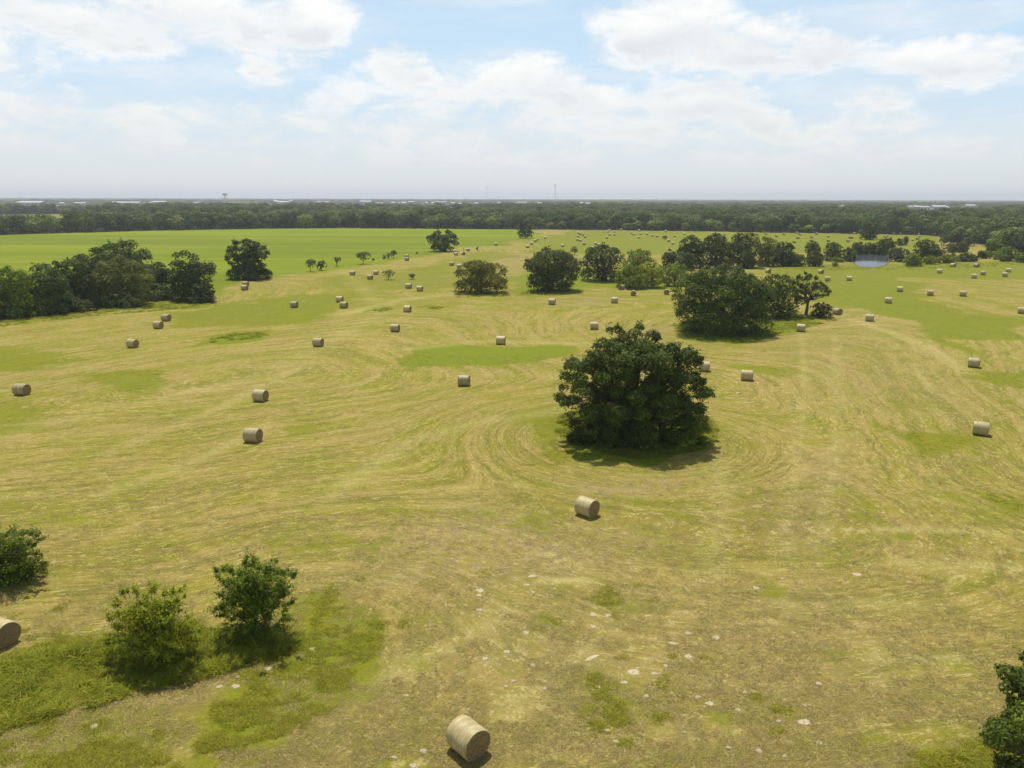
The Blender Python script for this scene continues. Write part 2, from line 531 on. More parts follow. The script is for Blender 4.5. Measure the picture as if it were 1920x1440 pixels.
def mask_of(x, y, lst):
    out = np.zeros_like(x)
    k = 3.0 + np.minimum(np.hypot(x, y), 700) * 0.035
    x, y = x + (vnoise(x, y, 9.0, 61, 4) - .5) * k * 1.6 + (vnoise(x, y, 40.0, 63, 3) - .5) * k, y + (vnoise(x, y, 9.0, 62, 4) - .5) * k * 1.2 + (vnoise(x, y, 40.0, 64, 3) - .5) * k
    for poly, st, soft in lst:
        W_ = wp(poly)
        xs = [p[0] for p in W_]; ys = [p[1] for p in W_]
        pad = soft * 3
        sel = (x > min(xs) - pad) & (x < max(xs) + pad) & (y > min(ys) - pad) & (y < max(ys) + pad)
        if not sel.any():
            continue
        d = segdist(x[sel], y[sel], W_, True)
        ins = inpoly(x[sel], y[sel], W_)
        sdv = np.where(ins, d, -d)
        f = np.clip(sdv / (2 * soft) + 0.5, 0, 1)
        out[sel] = np.maximum(out[sel], f * st)
    return out


def front_dist(x, y):
    """signed: > 0 behind the woodland edge"""
    d = segdist(x, y, EDGE)
    poly = EDGE + [(9000, EDGE[-1][1]), (30000, 40000), (-30000, 40000), (-9000, EDGE[0][1])]
    return np.where(inpoly(x, y, poly), d, -d)


CLEAR = [wp([(-700, 401), (165, 401), (172, 398.6), (-700, 396.5)]),
         wp([(-700, 387.5), (212, 387.5), (212, 383), (-700, 381)])]
BELT_FRONT = 95.0
BWIN = [(62, 2900, 60), (238, 2900, 60), (301, 2950, 34), (278, 2930, 26), (152, 2950, 28), (117, 2900, 16), (371, 2800, 18), (532, 2900, 46), (600, 3100, 18), (613, 3100, 18), (686, 3000, 32),
        (711, 2500, 18), (771, 3100, 20), (827, 3200, 30), (440, 2750, 60), (978, 2900, 28), (1012, 2650, 16), (1760, 2150, 26), (1733, 2200, 24), (1819, 2250, 20)]
HOUSES = [738, 748, 757, 783, 791, 800, 812, 850, 862, 880, 893, 935, 946, 1090, 1102, 1190, 1237, 1308, 1578, 1705, 1715, 1722, 1776, 1803]


def clearing(x, y):
    u, v = project(np.stack([x, y, np.zeros_like(x)], -1))
    r = np.hypot(x, y)
    fd = front_dist(x, y)
    c = (u < 168) & (fd > BELT_FRONT) & (r < 1380)
    c |= (u < 214 + (vnoise(x, y, 60, 3) - .5) * 20) & (r > 1640) & (r < 3000)
    c |= (u < 1010) & (r > 2500) & (r < 4600) & (vnoise(x, y, 420, 9, 3) > 0.54)
    c |= (u > 1640) & (u < 1850) & (r > 1750) & (r < 2350) & (vnoise(x, y, 200, 11, 3) > 0.45)
    c |= (u >= 1010) & (r > 2300) & (vnoise(x, y, 330, 12, 3) > 0.68)
    for (bu, D, hw) in BWIN + [(h, 2250 if h > 1560 else 3000, 14) for h in HOUSES]:
        f = 1090 if bu > 1560 else 1650
        c |= (np.abs(u - bu) * r / FPX < hw) & (r > f + hw) & (r < D + 30)
    c |= (u < 1010) & (r > 1700) & (r < 3000) & (vnoise(x, y, 160, 19, 3) > 0.5)
    return c


def axis_coords(lo_, hi_, near_lo, near_hi, step, grow):
    a = list(np.arange(near_lo, near_hi + 1e-6, step))
    s = step
    while a[-1] < hi_:
        s *= grow; a.append(a[-1] + s)
    s = step; b = [a[0]]
    while b[-1] > lo_:
        s *= grow; b.append(b[-1] - s)
    return np.array(b[:0:-1] + a)


def build_ground():
    gx = axis_coords(-16000, 16000, -62, 62, 0.8, 1.022)
    gy = axis_coords(-600, 17000, 26, 100, 0.8, 1.02)
    X, Y = np.meshgrid(gx, gy, indexing='ij')
    x = X.ravel(); y = Y.ravel()
    z = terrain(x, y)
    nx, ny = len(gx), len(gy)
    i = np.arange(nx - 1)[:, None] * ny; j = np.arange(ny - 1)[None, :]
    F = np.stack([i + j, i + ny + j, i + ny + j + 1, i + j + 1], -1).reshape(-1, 4)
    s = np.zeros_like(x); near = (np.hypot(x, y) < 900)
    s[near] = swath_field(x[near], y[near])
    s[~near] = y[~near]
    g = mask_of(x, y, GREEN)
    b = mask_of(x, y, BARE)
    fd = front_dist(x, y)
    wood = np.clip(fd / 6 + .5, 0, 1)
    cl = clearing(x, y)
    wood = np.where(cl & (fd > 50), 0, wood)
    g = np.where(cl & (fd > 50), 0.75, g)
    unm = np.clip(mask_of(x, y, [GREEN[1]]), 0, 1)
    track = np.zeros_like(x)
    nr_ = np.hypot(x, y) < 420
    for poly_, st_, wd_ in TRACKS:
        dd_ = segdist(x[nr_], y[nr_], wp(poly_))
        track[nr_] = np.maximum(track[nr_], st_ * np.exp(-(dd_ / wd_) ** 2))
    m, B, out = mat('hay_field')
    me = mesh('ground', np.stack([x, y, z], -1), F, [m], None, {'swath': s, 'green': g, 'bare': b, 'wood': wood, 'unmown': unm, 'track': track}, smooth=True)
    print('ground verts', len(x))
    o = ob('ground', me)
    tag(o, kind='structure')
    # ---- shader
    pos = B.n('ShaderNodeNewGeometry').outputs['Position']
    px_, py_, pz_ = B.sep(pos)
    sw = B.attr('swath'); gr = B.attr('green'); ba = B.attr('bare'); wo = B.attr('wood'); un = B.attr('unmown')
    wob = B.noise(pos, 0.05, 3, 0.5)
    s2 = B.m('ADD', sw, B.m('MULTIPLY', wob, 4.2))
    fl = B.m('FLOOR', 0.0)
    v_w = B.xyz(s2, B.m('MULTIPLY', px_, 0.045), B.m('MULTIPLY', py_, 0.045))
    st_w = B.noise(v_w, 0.33, 3, 0.55)        # wide swaths
    v_f = B.xyz(s2, B.m('MULTIPLY', px_, 0.09), B.m('MULTIPLY', py_, 0.09))
    st_f = B.noise(v_f, 1.3, 5, 0.65)         # raking lines
    v_t = B.xyz(s2, B.m('MULTIPLY', px_, 0.25), B.m('MULTIPLY', py_, 0.25))
    st_t = B.noise(v_t, 4.0, 4, 0.7)          # straw lines
    fan = B.m('PINGPONG', s2, 2.3)
    line = B.m('MULTIPLY', B.ss(fan, 0.0, 0.5, 1, 0), B.ss(B.noise(v_f, 0.35, 4, 0.6), 0.54, 0.66))
    big = B.noise(pos, 0.030, 5, 0.6)
    med = B.noise(pos, 0.16, 6, 0.62)
    sml = B.noise(pos, 1.1, 5, 0.65)
    grain = B.noise(pos, 5.5, 5, 0.75)
    tiny = B.noise(pos, 17.0, 3, 0.7)
    straw = (0.322, 0.244, 0.062)
    yel = (0.250, 0.226, 0.021)
    olive = (0.122, 0.132, 0.006)
    brown = (0.225, 0.150, 0.060)
    green = (0.118, 0.165, 0.003)
    vivid = (0.150, 0.222, 0.004)
    pale = (0.49, 0.41, 0.155)
    tr = B.attr('track')
    c = B.mix(B.ss(B.m('ADD', B.m('MULTIPLY', st_w, .55), B.m('MULTIPLY', med, .5)), 0.44, 0.62), straw, yel)
    # raked streaks: olive stubble between pale rows of straw
    ol = B.m('ADD', B.m('MULTIPLY', st_f, 0.70), B.m('ADD', B.m('MULTIPLY', sml, 0.16), B.m('MULTIPLY', grain, 0.24)))
    c = B.mix(B.m('MULTIPLY', B.ss(ol, 0.52, 0.64), 0.56), c, olive)
    c = B.mix(B.m('MULTIPLY', B.ss(B.m('ADD', B.m('MULTIPLY', st_w, 0.6), B.m('MULTIPLY', sml, 0.42)), 0.53, 0.64), 0.5), c, brown)
    c = B.mix(B.m('MULTIPLY', B.ss(B.m('ADD', B.m('MULTIPLY', st_t, .65), B.m('MULTIPLY', grain, .4)), 0.53, 0.64), 0.7), c, pale)
    # rake rows: regular where the raking zone is strong
    zone = B.ss(B.noise(B.vm('ADD', pos, (90, 7, 1)), 0.022, 3, 0.5), 0.42, 0.60)
    s3 = B.m('ADD', s2, B.m('MULTIPLY', st_f, 0.9))
    row = B.ss(B.m('PINGPONG', s3, 1.25), 0.0, 0.55, 1, 0)
    rowd = B.ss(B.m('PINGPONG', B.m('ADD', s3, 1.25), 1.25), 0.0, 0.7, 1, 0)
    brk = B.ss(B.noise(v_f, 0.7, 4, 0.6), 0.40, 0.56)
    c = B.mix(B.m('MULTIPLY', B.m('MULTIPLY', row, brk), B.m('MULTIPLY_ADD', zone, 0.17, 0.03)), c, pale)
    c = B.mix(B.m('MULTIPLY', B.m('MULTIPLY', rowd, brk), B.m('MULTIPLY_ADD', zone, 0.17, 0.03)), c, olive)
    c = B.mix(B.m('MULTIPLY', line, 0.22), c, pale)
    # bare / thin straw ground
    bm = B.m('MULTIPLY', ba, B.ss(B.m('ADD', sml, B.m('MULTIPLY', med, .6)), 0.60, 0.95))
    c = B.mix(B.m('MULTIPLY', bm, 0.85), c, B.mix(grain, (0.25, 0.17, 0.085), (0.42, 0.31, 0.16)))
    # green regrowth
    nz = B.m('ADD', B.m('MULTIPLY', B.m('SUBTRACT', med, .5), 1.2), B.m('ADD', B.m('MULTIPLY', B.m('SUBTRACT', sml, .5), 0.9), B.m('ADD', B.m('MULTIPLY', B.m('SUBTRACT', st_f, .5), 0.7), B.m('MULTIPLY', B.m('SUBTRACT', st_w, .5), 0.8))))
    gm = B.ss(B.m('ADD', gr, nz), 0.32, 0.85)
    # scattered small green patches
    sc = B.noise(B.vm('ADD', pos, (40, 17, 3)), 0.22, 6, 0.66)
    sc2 = B.m('MULTIPLY', B.ss(B.m('ADD', sc, B.m('MULTIPLY', B.m('SUBTRACT', st_w, .5), .25)), 0.55, 0.68), 0.8)
    gm = B.m('MAXIMUM', gm, sc2)
    gcol = B.mix(B.ss(B.m('ADD', B.m('MULTIPLY', grain, .45), B.m('MULTIPLY', st_f, .6)), 0.44, 0.60), green, (0.195, 0.205, 0.010))
    gcol = B.mix(B.m('MULTIPLY', B.ss(B.m('ADD', B.m('MULTIPLY', med, .5), B.m('MULTIPLY', st_w, .5)), 0.45, 0.60), 0.6), gcol, (0.235, 0.225, 0.014))
    gcol = B.mix(B.m('MULTIPLY', B.ss(gr, 0.9, 1.25), 0.6), gcol, vivid)
    gcol = B.mix(B.m('MULTIPLY', B.ss(tiny, 0.5, 0.75), 0.5), gcol, (0.10, 0.125, 0.006))
    gfine = B.ss(B.m('ADD', B.m('MULTIPLY', grain, .6), B.m('MULTIPLY', st_t, .4)), 0.38, 0.58, 0.55, 1.0)
    c = B.mix(B.m('MULTIPLY', gm, gfine), c, gcol)
    # wheel tracks and stray windrows of pale straw
    c = B.mix(B.m('MULTIPLY', tr, B.ss(B.m('ADD', sml, B.m('MULTIPLY', grain, .4)), 0.48, 0.78)), c, pale)
    # unmown far meadow: long soft bands
    v_u = B.xyz(B.m('MULTIPLY', px_, 0.12), py_, 0.0)
    bu = B.noise(v_u, 0.045, 5, 0.6)
    bu2 = B.noise(v_u, 0.012, 3, 0.6)
    ucol = B.mix(B.ss(B.m('ADD', B.m('MULTIPLY', bu, .5), B.m('MULTIPLY', bu2, .5)), 0.40, 0.60), (0.140, 0.178, 0.004), (0.215, 0.255, 0.006))
    un2 = B.m('ADD', un, B.m('ADD', B.m('MULTIPLY', B.m('SUBTRACT', med, .5), 1.1), B.m('MULTIPLY', B.m('SUBTRACT', big, .5), 1.0)))
    wet = B.noise(B.vm('ADD', v_u, (3, 9, 0)), 0.03, 5, 0.62)
    ucol = B.mix(B.m('MULTIPLY', B.ss(wet, 0.52, 0.66), 0.5), ucol, (0.105, 0.120, 0.008))
    ucol = B.mix(B.m('MULTIPLY', B.ss(B.noise(B.vm('ADD', v_u, (31, 2, 0)), 0.05, 6, 0.65), 0.56, 0.68), 0.5), ucol, (0.27, 0.26, 0.04))
    c = B.mix(B.m('MULTIPLY', B.ss(un2, 0.28, 0.8), 0.92), c, ucol)
    # pale caliche crumbs and dark specks
    vo = B.noise(pos, 3.2, 3, 0.6)
    crumb = B.m('MULTIPLY', B.ss(vo, 0.68, 0.74), B.ss(big, 0.45, 0.6))
    c = B.mix(crumb, c, (0.52, 0.46, 0.33))
    # fine light/dark of stalks: real small-scale colour variation
    k = B.lin(B.m('ADD', B.m('MULTIPLY', grain, 0.5), B.m('MULTIPLY', tiny, 0.5)), 0.3, 0.7, 0.60, 1.36)
    c = B.mix(1.0, c, B.xyz(k, k, k), 'MULTIPLY')
    # woodland floor
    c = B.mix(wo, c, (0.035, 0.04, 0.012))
    p = B.n('ShaderNodeBsdfPrincipled')
    B.put(p.inputs['Base Color'], c)
    p.inputs['Roughness'].default_value = 0.95
    p.inputs['Specular IOR Level'].default_value = 0.08
    h = B.m('ADD', B.m('MULTIPLY', grain, 0.10), B.m('ADD', B.m('MULTIPLY', sml, 0.16), B.m('MULTIPLY', st_t, 0.07)))
    bp = B.n('ShaderNodeBump')
    bp.inputs['Strength'].default_value = 0.9
    bp.inputs['Distance'].default_value = 1.0
    B.put(bp.inputs['Height'], h)
    B.put(p.inputs['Normal'], bp.outputs[0])
    m.node_tree.links.new(p.outputs[0], out.inputs[0])


build_ground()

# ------------------------------------------------------------------ pond
def build_pond():
    P = wp([(1612, 499), (1628, 501), (1644, 500.5), (1657, 498), (1664, 492), (1668, 486), (1669, 481), (1658, 478), (1636, 476.5),
            (1612, 478), (1603, 481), (1600, 487), (1602, 494)])
    P = np.array(P); n = 72
    t = np.linspace(0, len(P), n, endpoint=False)
    i = t.astype(int); f = (t - i)[:, None]
    p0, p1, p2, p3 = P[(i - 1) % len(P)], P[i % len(P)], P[(i + 1) % len(P)], P[(i + 2) % len(P)]
    C = 0.5 * (2 * p1 + (p2 - p0) * f + (2 * p0 - 5 * p1 + 4 * p2 - p3) * f ** 2 + (3 * p1 - p0 - 3 * p2 + p3) * f ** 3)
    C += rng.normal(0, .18, C.shape)
    c = C.mean(0)
    V = np.concatenate([np.c_[C, np.full(n, .05)], [[c[0], c[1], .05]]])
    F = np.array([[k, (k + 1) % n, n] for k in range(n)])
    m, B, out = mat('pond_water')
    pos = B.n('ShaderNodeNewGeometry').outputs['Position']
    p = B.n('ShaderNodeBsdfPrincipled')
    p.inputs['Base Color'].default_value = (0.10, 0.11, 0.12, 1)
    B.put(p.inputs['Roughness'], B.ss(B.m('ADD', B.sep(pos)[1], B.m('MULTIPLY', B.noise(pos, .12, 3, .6), 16.0)), float(P[:, 1].mean()) - 12, float(P[:, 1].mean()) + 12, 0.34, 0.04))
    p.inputs['IOR'].default_value = 1.33
    p.inputs['Specular IOR Level'].default_value = 0.9
    b = B.n('ShaderNodeBump')
    b.inputs['Strength'].default_value = 0.03
    b.inputs['Distance'].default_value = 0.01
    B.put(b.inputs['Height'], B.noise(pos, 2.2, 4, .6))
    B.put(p.inputs['Normal'], b.outputs[0])
    m.node_tree.links.new(p.outputs[0], out.inputs[0])
    o = ob('pond_water', mesh('pond_water', V, F, [m]))
    tag(o, kind='structure')
    # muddy bank
    rings = [(0.994, 0.0), (1.0, .08), (1.02, .18), (1.05, .16), (1.08, .08), (1.11, -.05)]
    Vs = []
    for sc, z in rings:
        Vs.append(np.c_[c + (C - c) * sc + rng.normal(0, .08, C.shape) * (sc > 1.01), np.full(n, z) + rng.normal(0, .02, n) * (z > 0.1)])
    V = np.concatenate(Vs)
    F = [[a * n + k, a * n + (k + 1) % n, (a + 1) * n + (k + 1) % n, (a + 1) * n + k] for a in range(len(rings) - 1) for k in range(n)]
    o = ob('pond_bank', mesh('pond_bank', V, np.array(F), [plain('bank_mud', (0.13, 0.145, 0.02), .9, .4, .8)], smooth=True))
    tag(o, kind='structure')


build_pond()

# ------------------------------------------------------------------ trees
def leaf_cloud(centres, radii, n, size, r, flat=0.8, up=0.35, cull=0.72, shell=0.30, sprays=0, slen=.5):
    """quads scattered on the shells of many leafy clumps"""
    centres = np.asarray(centres, float); radii = np.asarray(radii, float)
    w = radii ** 2; w /= w.sum()
    idx = r.choice(len(radii), size=int(n * 1.5), p=w)
    d = r.normal(size=(len(idx), 3))
    d /= np.linalg.norm(d, axis=1)[:, None]
    low = (d[:, 2] < -0.1) & (r.random(len(idx)) < 0.7)
    d[low, 2] *= -1
    rad = radii[idx] * (1 + r.normal(0, shell * 0.45, len(idx)) - shell * 0.3)
    P = centres[idx] + d * rad[:, None] * np.array([1, 1, flat])
    # clusters inside each shell for light and dark clumps
    inside = np.zeros(len(P), bool)
    for k in range(len(radii)):
        q = (P - centres[k]) / np.array([1, 1, flat])
        inside |= (np.einsum('ij,ij->i', q, q) < (radii[k] * cull) ** 2) & (idx != k)
    keep = ~inside | (r.random(len(P)) < 0.12)
    keep &= P[:, 2] > 0.05
    P = P[keep][:n]; d = d[keep][:n]; idx = idx[keep][:n]
    if sprays:
        mid = centres.mean(0) * np.array([1, 1, .45])
        ks = r.integers(len(radii), size=sprays)
        dr = centres[ks] - mid
        dr /= np.linalg.norm(dr, axis=1)[:, None]
        dr += r.normal(0, .35, dr.shape) + [0, 0, .25]
        dr /= np.linalg.norm(dr, axis=1)[:, None]
        per = 14
        tt = np.repeat(r.uniform(.3, 1.0, (sprays, 1)), per, 1) * r.random((sprays, per))
        Ls = slen + radii[ks][:, None]
        Q = centres[ks][:, None, :] + dr[:, None, :] * (tt * Ls)[..., None] + r.normal(0, size * .45, (sprays, per, 3))
        Q = Q.reshape(-1, 3); kk_ = np.repeat(ks, per); dd_ = np.repeat(dr, per, 0)
        ok_ = Q[:, 2] > .05
        P = np.concatenate([P, Q[ok_]]); d = np.concatenate([d, dd_[ok_]]); idx = np.concatenate([idx, kk_[ok_]])
    m = len(P)
    nr = d * 0.95 + r.normal(0, 0.42, (m, 3)) + np.array([0, 0, up])
    nr /= np.linalg.norm(nr, axis=1)[:, None]
    a = np.cross(nr, r.normal(size=(m, 3))); a /= np.linalg.norm(a, axis=1)[:, None] + 1e-9
    b = np.cross(nr, a)
    s = size * (0.55 + 0.9 * r.random(m))[:, None]
    a = a * s * 0.5; b = b * s * 0.36
    sk = (r.random(m) - .5)[:, None] * 0.6
    V = np.stack([P - a, P - b + a * sk, P + a + nr * s * 0.12, P + b + a * sk], 1).reshape(-1, 3)
    F = np.arange(m * 4).reshape(-1, 4)
    lt = r.random(len(radii))
    rnd = np.clip(0.55 * r.random(m) + 0.45 * lt[idx], 0, 1)
    return V, F, rnd


def limb_chains(base, centres, radii, r, trunk_r, trunk_h, nmain=6, kink=0.12, every=1.0):
    base = np.asarray(base, float)
    top = base + np.array([r.normal(0, .04) * trunk_h, r.normal(0, .04) * trunk_h, trunk_h])
    ch = [([base + [0, 0, -.15], base + [0, 0, .25], base * .5 + top * .5 + r.normal(0, .05, 3) * trunk_h * .4, top],
           [trunk_r * 1.6, trunk_r * 1.15, trunk_r * .92, trunk_r * .8])]
    # main limbs lead to k groups of clumps, side limbs to each clump
    C = np.asarray(centres)
    k = min(nmain, len(C))
    seeds = [int(r.integers(len(C)))]
    for _ in range(k - 1):
        dd = np.min([np.linalg.norm(C - C[s], axis=1) for s in seeds], axis=0)
        seeds.append(int(dd.argmax()))
    lab = np.argmin([np.linalg.norm(C - C[s], axis=1) for s in seeds], axis=0)
    for g in range(k):
        mem = np.where(lab == g)[0]
        if len(mem) == 0:
            continue
        tgt = C[mem].mean(0)
        tgt = top + (tgt - top) * 0.72
        L = np.linalg.norm(tgt - top)
        pts = [top - [0, 0, trunk_h * .12]]
        nn = 5
        for q in range(1, nn + 1):
            f = q / nn
            p = top + (tgt - top) * f + r.normal(0, kink * L * .35, 3) * (1 if q < nn else .4)
            p[2] += math.sin(f * math.pi) * -0.06 * L
            pts.append(p)
        rr = np.linspace(trunk_r * .62, trunk_r * .26, nn + 1)
        ch.append((pts, rr))
        for mi in mem:
            if r.random() > every:
                continue
            a = np.array(pts[int(r.integers(2, nn + 1))])
            b = C[mi]
            L2 = np.linalg.norm(b - a)
            mid = [a + (b - a) * f + r.normal(0, kink * L2 * .3, 3) for f in (.33, .66)]
            ch.append(([a, mid[0], mid[1], b], [trunk_r * .24, trunk_r * .17, trunk_r * .11, trunk_r * .05]))
            for _ in range(2):
                e = b + r.normal(0, 1, 3) * radii[mi] * .55
                ch.append(([b - (b - a) * .15, (b + e) / 2 + r.normal(0, .1, 3) * radii[mi], e], [trunk_r * .09, trunk_r * .06, trunk_r * .02]))
    return ch


def dome(x0, x1, yt, yb, seed, wid=0.5, rough=0.07, foot=0.8):
    """closed outline of a rounded crown in pixels"""
    r = np.random.default_rng(seed)
    n = 22
    cx = (x0 + x1) / 2; hw = (x1 - x0) / 2; h = yb - yt
    pts = []
    for k in range(n):
        a = -math.pi / 2 + 2 * math.pi * k / n
        sx, sy = math.cos(a), -math.sin(a)
        ym = yt + h * wid
        e = 1 + r.normal(0, rough)
        if sy > 0:
            X = cx + hw * sx * e; Y = ym - (ym - yt) * sy ** 0.9 * (1 + r.normal(0, rough * .5)) if sy > 0 else ym
        else:
            X = cx + hw * (abs(sx) ** .55 * math.copysign(1, sx)) * (foot + (1 - foot) * (1 + sy)) * e; Y = ym + (yb - ym) * (-sy) ** .8
        pts.append((X, min(Y, yb)))
    return pts


def clumps_from_outline(poly, Y, n, rmin, rmax, depth, r, avoid=()):
    us = np.array([p[0] for p in poly]); vs = np.array([p[1] for p in poly])
    ppm = FPX / math.hypot(Y, CAM_H)             # pixels per metre at the tree
    cu = r.uniform(us.min(), us.max(), n * 60); cv = r.uniform(vs.min(), vs.max(), n * 60)
    ok = inpoly(cu, cv, poly)
    cu, cv = cu[ok], cv[ok]
    d = segdist(cu, cv, poly, True) / ppm
    ok = d > rmin * 0.75
    for (ax, ay, ar) in avoid:
        ok &= np.hypot(cu - ax, cv - ay) > ar
    cu, cv, d = cu[ok], cv[ok], d[ok]
    if len(cu) == 0:
        cu = np.array([us.mean()]); cv = np.array([vs.mean()]); d = np.array([rmin])
    # rows: half width of the outline at each candidate
    mid = (us.min() + us.max()) / 2
    C, Rr = [], []
    cand = np.arange(len(cu))
    P3 = []
    for q in cand[:n * 14]:
        u, v = cu[q], cv[q]
        row = np.abs(segrow(poly, v))
        l, rr_ = segrow(poly, v)
        c = (l + rr_) / 2; hw = max((rr_ - l) / 2, 1)
        k = min(abs(u - c) / hw, 1)
        dmax = math.sqrt(max(1 - k * k, 0)) * hw / ppm * depth
        dy = r.uniform(-1, 1) * max(dmax - d[q] * .3, 0.05)
        rad = min(rmax * (0.7 + .5 * r.random()), max(rmin, d[q] * 1.02))
        p = on_plane(u, v, Y + dy)
        if p[2] < rad * .55:
            p = at(u, v, rad * .55)
            if abs(p[1] - Y) > dmax * 1.2 + 1.0:
                p[1] = Y - dmax * .9
        P3.append((*p, rad))
    P3 = np.array(P3)
    # spread out: farthest point selection
    sel = [int(P3[:, 2].argmax())]
    dd = np.linalg.norm(P3[:, :3] - P3[sel[0], :3], axis=1)
    while len(sel) < min(n, len(P3)):
        k = int((dd / (P3[:, 3] ** .5)).argmax()) if (len(sel) % 5 < 3) else int(r.integers(len(P3)))
        sel.append(k)
        dd = np.minimum(dd, np.linalg.norm(P3[:, :3] - P3[k, :3], axis=1))
    return P3[sel, :3], P3[sel, 3]


def segrow(poly, v):
    xs = []
    n = len(poly)
    for i in range(n):
        (x1, y1), (x2, y2) = poly[i], poly[(i + 1) % n]
        if (y1 - v) * (y2 - v) <= 0 and y1 != y2:
            xs.append(x1 + (x2 - x1) * (v - y1) / (y2 - y1))
    if not xs:
        return poly[0][0] - 1, poly[0][0] + 1
    return min(xs), max(xs)


NLEAF = 0


def tree(name, label, poly, base, m, seed, n=None, rr=None, depth=0.85, leaf=None, trunk=None, dens=9.0, bark=None, cat='tree', group=None,
         avoid=(), nmain=6, every=1.0, cull=.72, flat=.8, up=.35, kink=.12, shell=.24, core=.26, skirt=True, sprays=None, slen=None):
    global NLEAF
    r = np.random.default_rng(seed)
    b = at(*base)
    Y = float(b[1])
    D = math.hypot(Y, CAM_H)
    ppm = FPX / D
    us = [p[0] for p in poly]; vs = [p[1] for p in poly]
    wm = (max(us) - min(us)) / ppm; hm = (max(vs) - min(vs)) / ppm
    if rr is None:
        rr = (min(wm, hm) * .11, min(wm, hm) * .21)
    if n is None:
        n = int(max(8, min(60, 1.6 * wm * hm / (rr[1] ** 2 * 1.6))))
    if leaf is None:
        leaf = max(0.20, 1.75 * D / 778.0)
    C, Rr = clumps_from_outline(poly, Y, n, rr[0], rr[1], depth, r, avoid)
    base3 = np.array([b[0], b[1], float(terrain(b[0], b[1]))])
    C = C - base3
    if core:
        zc = C[:, 2]; mid = C.mean(0)
        kk = r.integers(len(C), size=12)
        C2 = mid + (C[kk] - mid) * r.uniform(.25, .6, (12, 1))
        R2 = np.full(12, min(wm, hm) * core) * r.uniform(.8, 1.1, 12)
        C2[:, 2] = np.maximum(C2[:, 2], R2 * .8)
        C = np.concatenate([C, C2]); Rr = np.concatenate([Rr, R2])
        if skirt:
            kk = 9
            a_ = r.uniform(0, 6.28, kk); rs_ = wm * r.uniform(.12, .2, kk)
            q_ = wm * .5 * r.uniform(.35, .72, kk)
            C3 = np.stack([mid[0] + np.cos(a_) * q_, mid[1] + np.sin(a_) * q_ * depth, rs_ * .6], -1)
            C = np.concatenate([C, C3]); Rr = np.concatenate([Rr, rs_])
    nl = int(dens * wm * hm / leaf ** 2)
    V, F, rnd = leaf_cloud(C, Rr, nl, leaf, r, flat=flat, up=up, cull=cull, shell=shell, sprays=int(nl * .012) if sprays is None else sprays, slen=slen or min(wm, hm) * .05)
    NLEAF += len(F)
    root = bpy.data.objects.new(name, None)
    root.empty_display_size = 1.0
    COL.objects.link(root)
    root.location = [float(c) for c in base3]
    ob('crown', mesh('crown', V, F, [m], None, {'rnd': rnd}), root)
    H = C[:, 2].max()
    tr = trunk[0] if trunk else max(0.08, H * 0.035)
    th = trunk[1] if trunk else H * 0.28
    ch = limb_chains((0, 0, 0), C, Rr, r, tr, th, nmain, kink, every)
    tv, tf = tubes(ch, 6 if D < 150 else 4)
    ob('trunk', mesh('trunk', tv, tf, [bark or M_BARK], smooth=True), root)
    tag(root, label, cat, group)
    return root


def z5(l):       # outline read off an enlarged crop of the oak
    return [(960 + a / 4, 560 + b / 4) for a, b in l]


# the spreading oak in the middle
tree('oak_tree', 'big spreading dark oak standing alone in the mown field, sky-less gaps between its limbs',
     z5([(325, 760), (345, 690), (365, 590), (395, 480), (440, 432), (508, 440), (522, 500), (565, 440), (590, 380), (640, 310), (680, 240), (740, 200), (820, 205), (850, 235), (880, 200),
         (990, 187), (1075, 215), (1112, 280), (1160, 325), (1200, 330), (1260, 375), (1320, 355), (1425, 420), (1430, 500), (1400, 570), (1450, 600), (1505, 690), (1500, 800),
         (1440, 770), (1450, 860), (1400, 900), (1380, 1000), (1250, 1040), (1000, 1090), (700, 1080), (480, 1010), (420, 900), (390, 840), (345, 800)]),
     (1190, 826), M_OAK, 11, n=235, rr=(0.5, 1.15), depth=.78, leaf=.19, dens=16, skirt=False, trunk=(.55, 2.6), nmain=9, cull=.82, kink=.2, core=0, every=.35,
     avoid=[(960 + a / 4, 560 + b / 4, rr_) for a, b, rr_ in [(740, 500, 11), (1060, 480, 9), (1130, 660, 12), (1240, 720, 12), (1350, 740, 12), (700, 690, 10), (1150, 800, 9), (440, 640, 9), (960, 600, 8), (560, 620, 5), (820, 640, 6)]])
for k, (x0, x1, yt, yb, lb, mm) in enumerate([
        (1062, 1130, 778, 838, 'low dark thicket at the left foot of the big spreading oak', M_OAK),
        (1110, 1185, 780, 846, 'dark brush left of the trunk beneath the big spreading oak', M_OAK),
        (1170, 1240, 775, 850, 'dense brush hiding the trunk of the big spreading oak', M_OAK),
        (1250, 1335, 790, 842, 'low green bramble at the right foot of the big spreading oak', M_FRESH),
        (1290, 1332, 772, 812, 'small reddish-green bush under the right limbs of the big oak', M_BROWN)]):
    tree('shrub', lb, dome(x0, x1, yt, yb, 60 + k), ((x0 + x1) / 2, yb - 10), mm, 300 + k, dens=9, rr=(.4, .9), depth=.8, cat='shrub')

